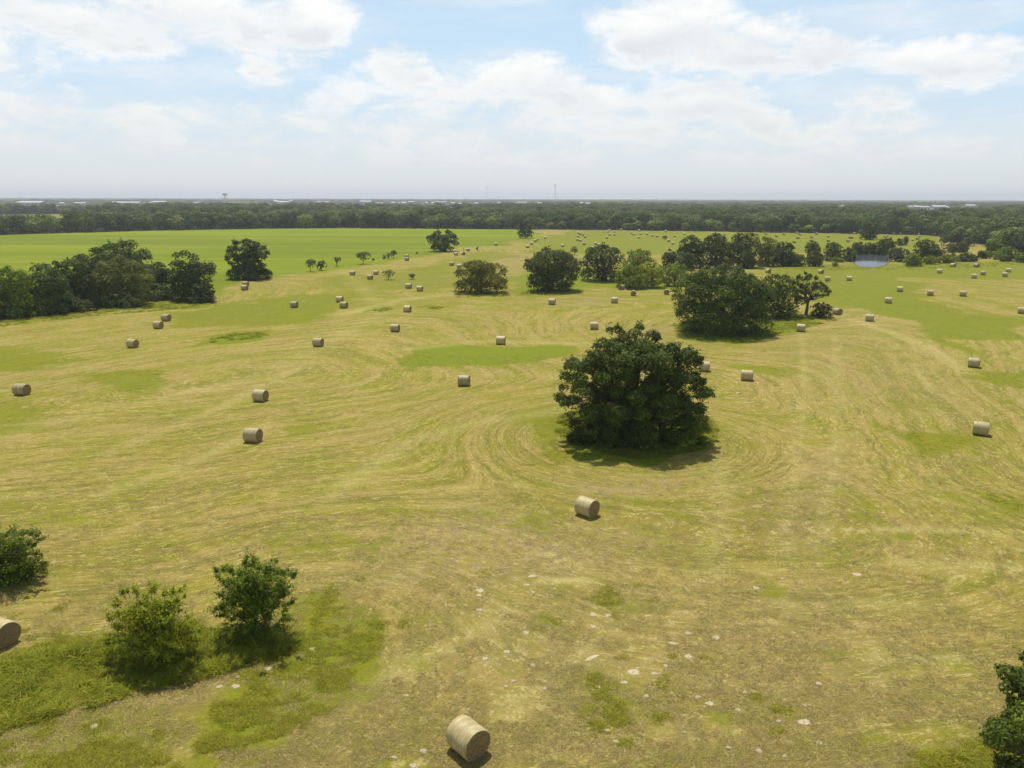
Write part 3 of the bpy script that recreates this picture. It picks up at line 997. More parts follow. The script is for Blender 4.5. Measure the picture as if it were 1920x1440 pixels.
DARKTREES = [
    # name, label, x0,x1,ytop,ybot, material, seed, kwargs
    ('oak_tree', 'massive rounded dark oak, crown down to the ground, behind and right of the spreading oak', 1257, 1452, 499, 636, M_OAK, 21, dict(n=120, rr=(1.1, 2.2), dens=14)),
    ('dark_tree', 'shady dark tree tucked against the right side of the massive rounded oak', 1418, 1502, 512, 600, M_OAK, 22, dict(n=40)),
    ('leaning_tree_bush', 'small round bush at the foot of the gnarled open tree', 1518, 1560, 566, 598, M_OAK, 23, dict(cat='shrub', name='shrub')),
    ('round_tree', 'dense dome-shaped dark tree in the middle distance, straight sides to the grass', 984, 1087, 465, 549, M_OAK, 24, dict(n=85, dens=17, core=.34)),
    ('brown_tree', 'browning ragged tree left of the dense dome-shaped tree', 850, 952, 487, 553, M_BROWN, 25, dict(n=60, dens=10)),
    ('mushroom_tree', 'mushroom-shaped dark oak on the edge of the unmown green meadow', 800, 860, 431, 473, M_OAK, 26, dict(n=36, name='oak_tree', skirt=False, dens=12)),
    ('far_tree', 'lone dark tree standing just in front of the far woodland', 966, 1004, 415, 447, M_OAK, 27, dict(n=20, name='lone_tree', dens=11, skirt=False)),
    ('tree', 'dark tree with yellowing tips left of the light green thicket', 1088, 1172, 457, 529, M_OAK, 29, dict(n=44)),
    ('tree', 'mid green tree rising behind the light green thicket', 1160, 1230, 466, 522, M_FRESH, 30, dict(n=30)),
    ('thicket', 'light green leafy thicket, left half of the patch before the pond group', 1150, 1206, 496, 540, M_YELLOW, 31, dict(name='shrub', cat='shrub', dens=12)),
    ('thicket', 'light green leafy thicket in the middle of the bright patch', 1192, 1250, 490, 541, M_YELLOW, 32, dict(name='shrub', cat='shrub')),
    ('thicket', 'light green bush at the right end of the bright thicket', 1238, 1292, 492, 538, M_FRESH, 33, dict(name='shrub', cat='shrub')),
    ('shrub', 'small dark green bush low in front of the bright thicket', 1170, 1215, 516, 544, M_FRESH, 34, dict(cat='shrub')),
]
for i, (nm, lb, x0, x1, yt, yb, mm, sd_, kw) in enumerate(DARKTREES):
    kw = dict(kw)
    nm = kw.pop('name', nm)
    fb = at((x0 + x1) / 2, yb)
    rm = (x1 - x0) / 2 / (FPX / fb[1])
    Yc = fb[1] + rm * .75
    _, vb = project(np.array([fb[0], Yc, 0]))
    tree(nm if nm not in ('brown_tree', 'tree') else 'broadleaf_tree', lb, dome(x0, x1, yt, yb, sd_), ((x0 + x1) / 2, vb), mm, sd_, **kw)

# gnarled open tree at the right of the massive oak
tree('gnarled_tree', 'gnarled half-bare tree with bent grey limbs right of the massive rounded oak',
     [(1486, 560), (1484, 535), (1495, 516), (1508, 509), (1525, 514), (1540, 528), (1556, 540), (1561, 552), (1545, 560), (1530, 556), (1515, 570), (1500, 575)],
     (1511, 592), M_OLIVE, 41, n=52, rr=(.35, .85), depth=.95, dens=5.5, trunk=(.33, 3.2), nmain=6, cull=.5, kink=.28, bark=M_BARKL, core=0, skirt=False)
# the lopsided oak left of centre
tree('oak_tree', 'tall lopsided dark oak beside two hay bales at the meadow edge',
     [(421, 486), (424, 466), (440, 452), (460, 446), (480, 452), (496, 462), (508, 478), (508, 490), (498, 486), (496, 500), (502, 515), (496, 528), (465, 530), (444, 528), (438, 515), (436, 500), (426, 498)],
     (468, 523), M_OAK, 42, n=80, dens=13, depth=.8, rr=(.8, 1.6), core=.14)
# wood on the left
LEFTWOOD = [
    ('ragged dark oak with a leaning forked trunk at the right end of the left copse',
     [(318, 560), (322, 520), (318, 495), (324, 476), (345, 469), (368, 474), (374, 492), (395, 490), (410, 500), (398, 512), (385, 515), (402, 545), (398, 562), (370, 570), (335, 570)], (358, 562), M_OAK, 44, 48),
    ('tallest dark tree at the top of the left copse, a dead greyish tip', dome(168, 292, 450, 560, 45), (232, 545), M_OAK, 45, 60),
    ('olive broad-crowned tree at the front of the left copse', dome(165, 288, 480, 582, 46), (228, 570), M_OLIVE, 46, 60),
    ('dark tree between the tall one and the forked oak in the left copse', dome(268, 330, 490, 562, 47), (300, 553), M_OAK, 47, 34),
    ('upright dark tree in the middle of the left copse', dome(106, 172, 479, 588, 48), (140, 574), M_OAK, 48, 44),
    ('rounded dark green tree near the left edge, grass shadowed below it', dome(36, 130, 494, 598, 49), (82, 585), M_OAK, 49, 50),
    ('fresh green low-branched tree at the left copse front', dome(-16, 60, 498, 606, 50), (22, 592), M_FRESH, 50, 44),
    ('dark tree cut by the left edge of the picture', dome(-110, 12, 492, 612, 51), (-50, 596), M_OAK, 51, 50),
    ('dark tree closing the gap left of the tallest tree in the left copse', dome(138, 215, 464, 572, 54), (176, 562), M_OAK, 54, 50),
    ('shaded tree between the upright dark tree and the rounded tree in the left copse', dome(84, 138, 488, 590, 55), (112, 577), M_OAK, 55, 40),
    ('low leafy brush at the very front of the left copse below the olive tree', dome(180, 262, 552, 584, 56), (220, 574), M_OLIVE, 56, 24),
    ('low dark brush filling the front of the left copse below the upright tree', dome(96, 178, 556, 592, 57), (136, 582), M_OAK, 57, 24),
    ('low dark brush between the olive tree and the forked oak', dome(256, 336, 530, 574, 58), (298, 560), M_OAK, 58, 26),
    ('low round bush at the right foot of the forked oak', dome(340, 404, 538, 572, 53), (374, 566), M_OAK, 53, 22),
]
for lb, po, bs, mm, sd_, n_ in LEFTWOOD:
    tree('shrub' if ('bush' in lb or 'brush' in lb) else 'copse_tree', lb, po, bs, mm, sd_, n=int(n_ * .8), dens=12, cat='shrub' if ('bush' in lb or 'brush' in lb) else 'tree', group=None)

# trees that only just show their size: small orchard-like row on the meadow line
for lb, x0, x1, yt, yc, yb, mm, sd_, n_ in [
    ('flat-topped small tree on several stems, first of the row along the meadow line', 565, 600, 487, 500, 509, M_BLUE, 61, 16),
    ('rounded small tree touching the flat-topped one on the meadow line', 592, 614, 489, 505, 507, M_OAK, 62, 10),
    ('slender little tree alone between the flat-topped tree and the umbrella tree', 624, 639, 482, 493, 499, M_BLUE, 63, 8),
    ('umbrella-shaped grey green tree with a shadow pool on the meadow line', 667, 695, 472, 488, 495, M_BLUE, 64, 14),
    ('tiny upright bush just right of the umbrella-shaped tree', 697, 702, 484, 489, 489, M_OAK, 65, 4),
    ('smallest bush at the left of the trio on the meadow line', 716, 725, 478, 486, 486, M_BLUE, 66, 6),
    ('middle tree of the trio on the meadow line', 723, 736, 475, 484, 486, M_BLUE, 67, 8),
    ('tallest tree of the trio on the meadow line', 731, 745, 469, 480, 484, M_OAK, 68, 8),
    ('pale sparse round shrub beside the three bales on tan stubble', 717, 741, 506, 521, 524, M_PALE, 69, 12),
    ('faint straw-coloured low shrub right of the pale sparse one', 760, 784, 513, 522, 523, M_PALE, 70, 8),
    ('tiny wispy sapling by the meadow line right of the paired bales', 779, 784, 471, 476, 478, M_PALE, 71, 4),
    ('little dark cedar-like sapling right of the mushroom-shaped oak', 893, 899, 462, 470, 472, M_OAK, 72, 4),
    ('grey-green twiggy tree above the dome-shaped tree, a brown stump below it', 1070, 1084, 461, 475, 478, M_BLUE, 73, 10),
    ('pale round bush among far bales in the back field', 1238, 1256, 442, 449, 450, M_BLUE, 74, 8),
]:
    _, _ = x0, x1
    tree('shrub' if ('bush' in lb or 'shrub' in lb) else 'small_tree', lb, dome(x0, x1, yt, yc, sd_, .55), ((x0 + x1) / 2, yb), mm, sd_, n=n_, dens=7, skirt=False,
         rr=((x1 - x0) * .0018 * at(x0, yb)[1] / 10, (x1 - x0) * .0026 * at(x0, yb)[1] / 10 + .3), cat='shrub' if ('bush' in lb or 'shrub' in lb) else 'tree')

# the pond group and everything along the hedge on the right
HEDGE = [
    ('small dark tree at the left tip of the pond wood', 1240, 1276, 470, 506, M_OAK),
    ('tall grey-green tree at the left of the pond wood', 1272, 1322, 440, 503, M_OAK),
    ('blue-green willow-like bush at the front left of the pond wood', 1268, 1306, 472, 508, M_BLUE),
    ('broad dark tree in the pond wood behind the rounded oak', 1312, 1372, 437, 505, M_OAK),
    ('broadest dark crown of the pond wood, with a yellowish top', 1362, 1432, 435, 503, M_OLIVE),
    ('fresh green tree at the front of the pond wood', 1386, 1416, 468, 504, M_FRESH),
    ('yellow-tinged tree at the right shoulder of the pond wood', 1420, 1460, 442, 500, M_BROWN),
    ('open-crowned dark tree closing the pond wood on the right', 1448, 1492, 452, 500, M_OAK),
    ('pointed dark tree standing up from the hedge left of the pond', 1510, 1538, 449, 490, M_OAK),
    ('squat shrub below the pointed dark tree', 1514, 1546, 470, 500, M_OLIVE),
    ('rounded dark tree left of the pond', 1544, 1582, 454, 488, M_OAK),
    ('low bush between the open-crowned tree and the pointed tree', 1482, 1514, 476, 500, M_FRESH),
    ('dark bush on the left bank of the pond', 1578, 1606, 464, 488, M_OAK),
    ('small pointed tree on the far left shore of the pond', 1596, 1620, 453, 478, M_OAK),
    ('bushy dark tree on the far shore of the pond', 1618, 1644, 454, 477, M_OAK),
    ('dark low bush filling the left of the pond\'s far shore', 1602, 1636, 459, 477, M_OAK),  # added bush: closes a gap so the water reflects leaves, not sky
    ('dark low bush filling the middle of the pond\'s far shore', 1630, 1664, 457, 477, M_OAK),  # likewise added to darken the reflection along the far water
    ('tallest bushy tree on the far shore of the pond', 1640, 1682, 446, 479, M_OAK),
    ('thin grey tree with two tops right of the pond', 1682, 1694, 446, 461, M_BLUE),
    ('slim small tree next to the thin grey one', 1693, 1704, 443, 460, M_BLUE),
    ('grey-green bushy tree on the right bank of the pond', 1664, 1704, 463, 491, M_BLUE),
    ('bright green round bush right of the pond', 1692, 1730, 475, 500, M_FRESH),
    ('mid green spreading tree behind the bright round bush', 1712, 1760, 448, 487, M_OLIVE),
    ('dark tree right of the spreading one', 1744, 1776, 462, 488, M_OAK),
    ('low pale mound of brush beside the bright round bush', 1730, 1762, 481, 496, M_YELLOW),
    ('tall broad dark oak before the woodland edge on the right', 1762, 1826, 431, 462, M_OAK),
    ('dark rounded shrub under the broad dark oak', 1772, 1796, 456, 474, M_OLIVE),
    ('dark green tree at the foot of the woodland gap', 1792, 1820, 454, 474, M_OAK),
    ('low mound of green brush in the hedge, long and flat', 1756, 1796, 478, 494, M_YELLOW),
    ('dark-shadowed bush in the hedge above two bales', 1792, 1830, 474, 491, M_OLIVE),
    ('small dark bush left of the last hedge trees', 1832, 1852, 470, 485, M_OAK),
    ('upright green tree of the last hedge group on the right', 1848, 1880, 450, 482, M_OLIVE),
    ('broad bushy tree of the last hedge group on the right', 1870, 1912, 462, 490, M_FRESH),
    ('bush cut by the right edge of the picture', 1904, 1950, 472, 493, M_FRESH),
    ('tiny round bush on the bank left of the pond', 1560, 1572, 491, 500, M_FRESH),
    ('lone dark blue-green tree in the back field above the pond', 1611, 1649, 413, 450, M_OAK),
]
for i, (lb, x0, x1, yt, yb, mm) in enumerate(HEDGE):
    fb = at((x0 + x1) / 2, yb)
    rm = (x1 - x0) / 2 / (FPX / fb[1])
    _, vb = project(np.array([fb[0], fb[1] + rm * .6, 0]))
    isb = ('bush' in lb.split(' ')[0:6] or 'shrub' in lb or 'mound' in lb)
    tree('shrub' if isb else 'hedge_tree', lb, dome(x0, x1, yt, yb, 400 + i, rough=.1), ((x0 + x1) / 2, vb), mm, 400 + i, n=34, dens=11, cat='shrub' if isb else 'tree')

hr = np.random.default_rng(88)
UG = []
for k in range(34):
    x_c = 1262 + k * 19.5 + hr.uniform(-6, 6)
    yb_ = float(np.interp(x_c, [1262, 1400, 1500, 1600, 1700, 1800, 1920], [503, 501, 499, 496, 496, 493, 490])) + hr.uniform(-8, 1)
    if 1594 < x_c < 1680 or 1300 < x_c < 1440:
        continue
    w_ = hr.uniform(14, 30)
    UG.append((x_c - w_ / 2, x_c + w_ / 2, yb_ - hr.uniform(8, 17), yb_))
for k, (x0, x1, yt, yb) in enumerate(UG):
    xm = (x0 + x1) / 2
    where = 'between the pond wood and the pond' if xm < 1600 else ('right of the pond' if xm < 1780 else 'near the right edge')
    mm = [M_FRESH, M_YELLOW, M_OLIVE, M_OAK][int(hr.integers(4))]
    col_ = {'fresh_leaves': 'fresh green', 'yellowish_leaves': 'yellow green', 'olive_leaves': 'olive', 'oak_leaves': 'dark'}[mm.name]
    tree('shrub', 'low %s hedge bush %s' % (col_, where), dome(x0, x1, yt, yb, 900 + k, rough=.12), (xm, yb - 1.5), mm, 900 + k, n=14, dens=9, cat='shrub', group='low hedge bushes %s, %s' % (where, col_))

# bushes in the foreground: fine pinnate foliage on radiating stems
def bush(label, poly, base, m, seed, n, leaf, dens, rr=(.2, .42), skirt=False):
    t = tree('foreground_bush', label, poly, base, m, seed, n=n, rr=rr, leaf=leaf, dens=dens, depth=.85, cull=.35, flat=.7, up=.7, shell=1.2, trunk=(.06, .5), nmain=10, kink=.12, cat='bush', core=.14, skirt=skirt, sprays=420, slen=.5)
    return t


bush('dark green feathery bush with a pool of shade, right one of the foreground pair',
     [(390, 1152), (412, 1135), (405, 1115), (425, 1105), (404, 1085), (402, 1066), (425, 1060), (440, 1072), (455, 1065), (460, 1040), (478, 1040), (488, 1060), (510, 1045), (524, 1052), (518, 1070),
      (545, 1064), (557, 1078), (545, 1100), (550, 1130), (535, 1150), (548, 1165), (525, 1180), (505, 1200), (480, 1205), (450, 1200), (436, 1180), (425, 1160)],
     (480, 1192), M_FRESH, 81, 150, .11, 11, (.14, .34))
bush('yellow green airy bush, left one of the foreground pair',
     [(186, 1200), (206, 1186), (200, 1150), (215, 1130), (228, 1110), (250, 1098), (262, 1110), (280, 1090), (296, 1096), (306, 1110), (330, 1102), (352, 1098), (350, 1120), (340, 1140), (360, 1160), (382, 1172),
      (372, 1195), (376, 1215), (340, 1235), (310, 1250), (270, 1256), (235, 1240), (215, 1225)],
     (282, 1235), M_YELLOW, 82, 150, .11, 10.0, (.14, .34))
bush('bright green bush cut by the left edge of the picture',
     [(-90, 1060), (-80, 1010), (-30, 985), (10, 996), (45, 992), (78, 1000), (82, 1016), (62, 1030), (84, 1050), (84, 1070), (50, 1085), (10, 1096), (-60, 1100)],
     (0, 1078), M_FRESH, 83, 130, .13, 14, (.2, .5), True)

# the near oak at the bottom right corner, mostly outside the picture
tree('oak_tree', 'near dark oak reaching in at the bottom right corner',
     [(1845, 1385), (1850, 1360), (1880, 1350), (1895, 1330), (1880, 1310), (1893, 1290), (1885, 1275), (1866, 1285), (1862, 1272), (1880, 1250), (1900, 1236), (1930, 1225), (2000, 1190), (2100, 1160), (2220, 1170),
      (2320, 1230), (2380, 1330), (2390, 1450), (2300, 1560), (2150, 1640), (2020, 1640), (1930, 1560), (1880, 1480), (1870, 1420)],
     (2110, 1665), M_OAK, 91, n=190, rr=(.32, .72), depth=.8, leaf=.13, dens=13, shell=.22, core=.2, skirt=False, sprays=250, slen=.25, trunk=(.3, 1.6), nmain=9, cull=.75)

# ------------------------------------------------------------------ woodland
def forest_proto(seed, h, w, m, nl=1100, leaf=1.0, lump=12):
    r = np.random.default_rng(seed)
    C, Rr = [], []
    for k in range(lump):
        a = r.uniform(0, 2 * math.pi); q = math.sqrt(r.random()) * .62
        zz = r.uniform(.30, .86)
        sh = math.sqrt(max(1 - ((zz - .45) / .62) ** 2, .15))
        C.append((math.cos(a) * q * w / 2 * sh * 1.25, math.sin(a) * q * w / 2 * sh * 1.25, zz * h)); Rr.append(w * r.uniform(.14, .24))
    C.append((0, 0, h * .84)); Rr.append(w * .2)
    C.append((0, 0, h * .45)); Rr.append(w * .38)
    V, F, rnd = leaf_cloud(C, Rr, nl, leaf, r, cull=.7)
    tv, tf = tubes([([(0, 0, -.2), (0, 0, h * .3), (.2, 0, h * .6)], [w * .035, w * .028, w * .015])], 4)
    both = mesh('forest_tree', np.concatenate([V, tv]), [F, tf + len(V)], [m, M_BARK], np.r_[np.zeros(len(F)), np.ones(len(tf))],
                {'rnd': np.r_[rnd, np.zeros(len(tf))]})
    return mesh('crown', V, F, [m], None, {'rnd': rnd}), mesh('trunk', tv, tf, [M_BARK]), both


M_F1 = foliage('woodland_leaves', (0.036, 0.065, 0.010), (0.085, 0.135, 0.020), (0.19, 0.25, 0.04), .22)
M_F2 = foliage('woodland_leaves_light', (0.08, 0.125, 0.012), (0.16, 0.215, 0.02), (0.28, 0.33, 0.04), .28)
PROTO = [forest_proto(500, 14, 14, M_F1), forest_proto(501, 12.5, 12, M_F1), forest_proto(502, 15, 12, M_F1), forest_proto(503, 11, 14, M_F2), forest_proto(504, 13, 13, M_F1),
         forest_proto(505, 7, 9, M_F2, 700)]

EDGE_ARR = np.array(EDGE)
r = np.random.default_rng(77)
seg = np.hypot(*np.diff(EDGE_ARR, axis=0).T)
cum = np.r_[0, np.cumsum(seg)]
STRETCH = [(165, 'dark woodland tree at the left end of the far green meadow'), (480, 'woodland tree behind the left of the green meadow'),
           (800, 'woodland tree behind the middle of the green meadow'), (1010, 'woodland tree behind the mushroom-shaped oak and the lone tree'),
           (1300, 'woodland tree behind the middle of the back field'), (1620, 'woodland tree behind the back field near the pond'),
           (1790, 'woodland tree behind the right end of the back field'), (9999, 'dark woodland tree of the near block at the right edge')]
protos_used = {}
cnt_edge = 0


def forest_tree(x, y, pk, sx, sz):
    global cnt_edge
    u, v = project(np.array([x, y, 0.0]))
    lb = [l for lim, l in STRETCH if u < lim][0]
    o = ob('forest_tree', None, None, (x, y, 0), (0, 0, r.uniform(0, 6.28)))
    ob('crown', PROTO[pk][0], o); ob('trunk', PROTO[pk][1], o)
    o.scale = (sx, sx, sz)
    look = 'light green bushy' if pk == 3 else ('low rounded' if pk == 5 else ('tall dark' if sz > 1.0 else 'medium dark'))
    lb = lb.replace('dark woodland', 'woodland').replace('woodland tree', look + ' tree of the woodland', 1)
    tag(o, lb, 'tree', 'woodland front trees: ' + lb)
    cnt_edge += 1


def edge_height(u):
    # tree tops against the pixels of the photograph: left of the meadow 13 m, right block taller
    return float(np.interp(u, [0, 200, 480, 900, 1400, 1700, 1800, 1920], [.98, 1.02, 1.0, .95, .92, .95, 1.0, 1.0]))


for row, (off, stp) in enumerate([(3.0, 11.0), (11.0, 11.0)]):
    s = r.uniform(0, 5)
    while s < cum[-1]:
        k = min(int(np.searchsorted(cum, s) - 1), len(seg) - 1) if s > 0 else 0
        f = (s - cum[k]) / seg[k]
        p = EDGE_ARR[k] * (1 - f) + EDGE_ARR[k + 1] * f
        t = (EDGE_ARR[k + 1] - EDGE_ARR[k]) / seg[k]
        nrm = np.array([-t[1], t[0]])
        p = p + nrm * (off + r.uniform(-2, 2)) + t * r.uniform(-2, 2)
        u, v = project(np.array([p[0], p[1], 0.0]))
        if -90 < u < 2040 and cnt_edge < 298:
            small = (row == 0 and 1000 < u < 1750 and r.random() < .45)
            pk = 5 if small else int(r.integers(0, 5))
            h = edge_height(u)
            forest_tree(float(p[0]), float(p[1]), pk, r.uniform(.85, 1.25), h * r.uniform(.82, 1.1))
        s += stp * r.uniform(.75, 1.3)
print('edge trees', cnt_edge)


def forest_points():
    P = []
    # rings of growing spacing
    rr = 430.0
    out = []
    while rr < 13500:
        sp = max(11.0, rr * 0.0085) if rr < 3000 else rr * .0085
        azs = np.arange(R(-41), R(41), sp / rr)
        n = len(azs)
        a = azs + r.uniform(-.45, .45, n) * sp / rr
        q = rr + r.uniform(-.45, .45, n) * sp * 1.2
        out.append(np.stack([np.sin(a) * q, np.cos(a) * q, np.full(n, sp)], -1))
        rr += sp * (1.0 if rr < 1500 else 1.6 if rr < 4000 else 3.0)
    A = np.concatenate(out)
    fd = front_dist(A[:, 0], A[:, 1])
    ok = (fd > 17) & ~clearing(A[:, 0], A[:, 1])
    return A[ok]


FP = forest_points()
print('forest points', len(FP))


def gn_scatter(name, P, scales, rots, var, sources):
    """one stuff object: points that carry instances of the source meshes"""
    me = bpy.data.meshes.new(name)
    me.vertices.add(len(P))
    me.vertices.foreach_set('co', np.asarray(P, np.float32).ravel())
    a = me.attributes.new('sc', 'FLOAT_VECTOR', 'POINT'); a.data.foreach_set('vector', np.asarray(scales, np.float32).ravel())
    a = me.attributes.new('ro', 'FLOAT_VECTOR', 'POINT'); a.data.foreach_set('vector', np.asarray(rots, np.float32).ravel())
    a = me.attributes.new('va', 'INT', 'POINT'); a.data.foreach_set('value', np.asarray(var, np.int32))
    o = ob(name, me)
    ng = bpy.data.node_groups.new(name + '_scatter', 'GeometryNodeTree')
    ng.interface.new_socket('Geometry', in_out='INPUT', socket_type='NodeSocketGeometry')
    ng.interface.new_socket('Geometry', in_out='OUTPUT', socket_type='NodeSocketGeometry')
    N, L = ng.nodes, ng.links
    gi = N.new('NodeGroupInput'); go = N.new('NodeGroupOutput')
    jn = N.new('GeometryNodeJoinGeometry')

    def named(nm, ty):
        q = N.new('GeometryNodeInputNamedAttribute'); q.data_type = ty; q.inputs[0].default_value = nm
        return q.outputs[0]
    sc, ro, va = named('sc', 'FLOAT_VECTOR'), named('ro', 'FLOAT_VECTOR'), named('va', 'INT')
    e2r = N.new('FunctionNodeEulerToRotation')
    L.new(ro, e2r.inputs[0])
    for k, src in enumerate(sources):
        cmp_ = N.new('FunctionNodeCompare'); cmp_.data_type = 'INT'; cmp_.operation = 'EQUAL'
        L.new(va, cmp_.inputs[2]); cmp_.inputs[3].default_value = k
        oi = N.new('GeometryNodeObjectInfo'); oi.transform_space = 'ORIGINAL'
        oi.inputs['Object'].default_value = src
        oi.inputs['As Instance'].default_value = True
        ip = N.new('GeometryNodeInstanceOnPoints')
        L.new(gi.outputs[0], ip.inputs['Points'])
        L.new(cmp_.outputs[0], ip.inputs['Selection'])
        L.new(oi.outputs['Geometry'], ip.inputs['Instance'])
        L.new(e2r.outputs[0], ip.inputs['Rotation'])
        L.new(sc, ip.inputs['Scale'])
        L.new(ip.outputs[0], jn.inputs[0])
    L.new(jn.outputs[0], go.inputs[0])
    md = o.modifiers.new('scatter', 'NODES')
    md.node_group = ng
    return tag(o, kind='stuff')


n = len(FP)
hz = (0.60 + 0.74 * vnoise(FP[:, 0], FP[:, 1], 70, 21, 3)) * r.uniform(.75, 1.15, n)
fdn = front_dist(FP[:, 0], FP[:, 1])
rd = np.hypot(FP[:, 0], FP[:, 1])
sxy = FP[:, 2] / 11.5 * r.uniform(.85, 1.25, n)
sz = np.clip(hz, .5, 1.2)
uu, _ = project(np.c_[FP[:, 0], FP[:, 1], np.zeros(n)])
sz = np.where((uu < 1010) & (rd > 1640) & (rd < 3400), sz * .55, sz)
var = np.where(vnoise(FP[:, 0], FP[:, 1], 120, 33, 3) + r.normal(0, .08, n) > .60, 3, r.integers(0, 5, n))
wd = gn_scatter('woodland', np.c_[FP[:, 0], FP[:, 1], np.zeros(n)], np.c_[sxy, sxy, sz], np.c_[np.zeros(n), np.zeros(n), r.uniform(0, 6.28, n)], var,
                [bpy.data.objects.new('forest_tree_source', PROTO[k][2]) for k in range(5)])
tag(wd, 'unbroken dark green woodland stretching behind the fields to the horizon', 'woodland')

# ------------------------------------------------------------------ hay bales
def net_material():
    m, B, out = mat('net_wrap_straw')
    pos = B.n('ShaderNodeTexCoord').outputs['Object']
    x, y, z = B.sep(pos)
    rnd = B.n('ShaderNodeObjectInfo').outputs['Random']
    a = B.m('ARCTAN2', y, z)
    v = B.xyz(B.m('MULTIPLY', x, 5.0), B.m('MULTIPLY', a, 0.9), rnd)
    n1 = B.noise(v, 2.2, 5, .65)
    n2 = B.noise(pos, 14, 3, .7)
    c = B.mix(B.ss(n1, .35, .65), (0.34, 0.262, 0.105), (0.55, 0.45, 0.22))
    c = B.mix(B.m('MULTIPLY', B.ss(n2, .5, .7), .5), c, (0.30, 0.24, 0.11))
    c = B.mix(B.m('MULTIPLY', B.ss(B.noise(pos, 1.6, 3, .5), .55, .7), .45), c, (0.36, 0.37, 0.17))
    f = B.lin(rnd, 0, 1, .78, 1.12)
    c = B.mix(1.0, c, B.xyz(f, f, f), 'MULTIPLY')
    p = B.n('ShaderNodeBsdfPrincipled')
    B.put(p.inputs['Base Color'], c)
    p.inputs['Roughness'].default_value = .5
    p.inputs['Specular IOR Level'].default_value = .4
    b = B.n('ShaderNodeBump'); b.inputs['Strength'].default_value = .6; b.inputs['Distance'].default_value = .03
    B.put(b.inputs['Height'], B.m('ADD', n1, B.m('MULTIPLY', n2, .4)))
    B.put(p.inputs['Normal'], b.outputs[0])
    m.node_tree.links.new(p.outputs[0], out.inputs[0])
    return m


def end_material():
    m, B, out = mat('cut_hay_end')
    pos = B.n('ShaderNodeTexCoord').outputs['Object']
    x, y, z = B.sep(pos)
    rad = B.m('SQRT', B.m('ADD', B.m('MULTIPLY', y, y), B.m('MULTIPLY', z, z)))
    a = B.m('ARCTAN2', y, z)
    sp = B.m('ADD', B.m('MULTIPLY', rad, 13.0), B.m('MULTIPLY', a, .16))
    n1 = B.noise(B.xyz(sp, B.m('MULTIPLY', a, .8), x), 1.6, 4, .65)
    n2 = B.noise(pos, 16, 4, .7)
    c = B.mix(B.ss(n1, .35, .65), (0.20, 0.135, 0.055), (0.36, 0.255, 0.115))
    c = B.mix(B.m('MULTIPLY', B.ss(n2, .5, .72), .5), c, (0.13, 0.085, 0.04))
    p = B.n('ShaderNodeBsdfPrincipled')
    B.put(p.inputs['Base Color'], c)
    p.inputs['Roughness'].default_value = .9
    p.inputs['Specular IOR Level'].default_value = .1
    b = B.n('ShaderNodeBump'); b.inputs['Strength'].default_value = .8; b.inputs['Distance'].default_value = .04
    B.put(b.inputs['Height'], B.m('ADD', n1, n2))
    B.put(p.inputs['Normal'], b.outputs[0])
    m.node_tree.links.new(p.outputs[0], out.inputs[0])
    return m


M_NET, M_END = net_material(), end_material()
BR, BL = 0.76, 1.52


def squash(V):
    """rest the bale: flatten the underside a little"""
    z = V[:, 2]
    V = V.copy()
    V[:, 1] *= 1 + .03 * np.clip(-z / BR, 0, 1)
    V[:, 2] = np.where(z < -BR * .93, -BR * .93 + (z + BR * .93) * .25, z)
    V[:, 2] += BR * .935
    return V


def bale_meshes(ns=44):
    r = np.random.default_rng(3)
    a = np.linspace(0, 2 * np.pi, ns, endpoint=False)
    prof = [(-.5, .955), (-.485, .985), (-.45, 1.0), (-.3, 1.006), (-.12, .997), (0.04, 1.004), (.2, 1.008), (.36, 1.0), (.45, .998), (.485, .98), (.5, .95)]
    wob = 1 + .012 * np.sin(3 * a + 1) + .008 * np.sin(5 * a)
    V = []
    for px_, k in prof:
        V.append(np.stack([np.full(ns, px_ * BL), np.cos(a) * BR * k * wob, np.sin(a) * BR * k * wob], -1))
    V = np.concatenate(V)
    n = len(prof)
    i = np.arange(n - 1)[:, None] * ns; j = np.arange(ns)[None, :]; j2 = (j + 1) % ns
    F = np.stack([i + j, i + ns + j, i + ns + j2, i + j2], -1).reshape(-1, 4)
    side = (squash(V), F)
    ends = []
    for sgn in (-1, 1):
        rings = [(.955 if sgn < 0 else .95, 0.5), (.9, .508), (.78, .500), (.66, .510), (.52, .500), (.38, .508), (.24, .498), (.1, .506)]
        V = []
        for q, (k, xx) in enumerate(rings):
            jit = r.normal(0, .006, ns) if q else 0
            V.append(np.stack([np.full(ns, sgn * xx * BL) + jit, np.cos(a) * BR * k * wob, np.sin(a) * BR * k * wob], -1))
        V = np.concatenate(V)
        V = np.concatenate([V, [[sgn * .5 * BL, 0, 0]]])
        m_ = len(rings)
        i = np.arange(m_ - 1)[:, None] * ns
        F = np.stack([i + j, i + j2, i + ns + j2, i + ns + j], -1).reshape(-1, 4)
        if sgn < 0:
            F = F[:, ::-1]
        base = (m_ - 1) * ns
        T = np.array([[base + k, base + (k + 1) % ns, m_ * ns] for k in range(ns)])
        if sgn < 0:
            T = T[:, ::-1]
        ends.append((squash(V), F, T))
    return side, ends


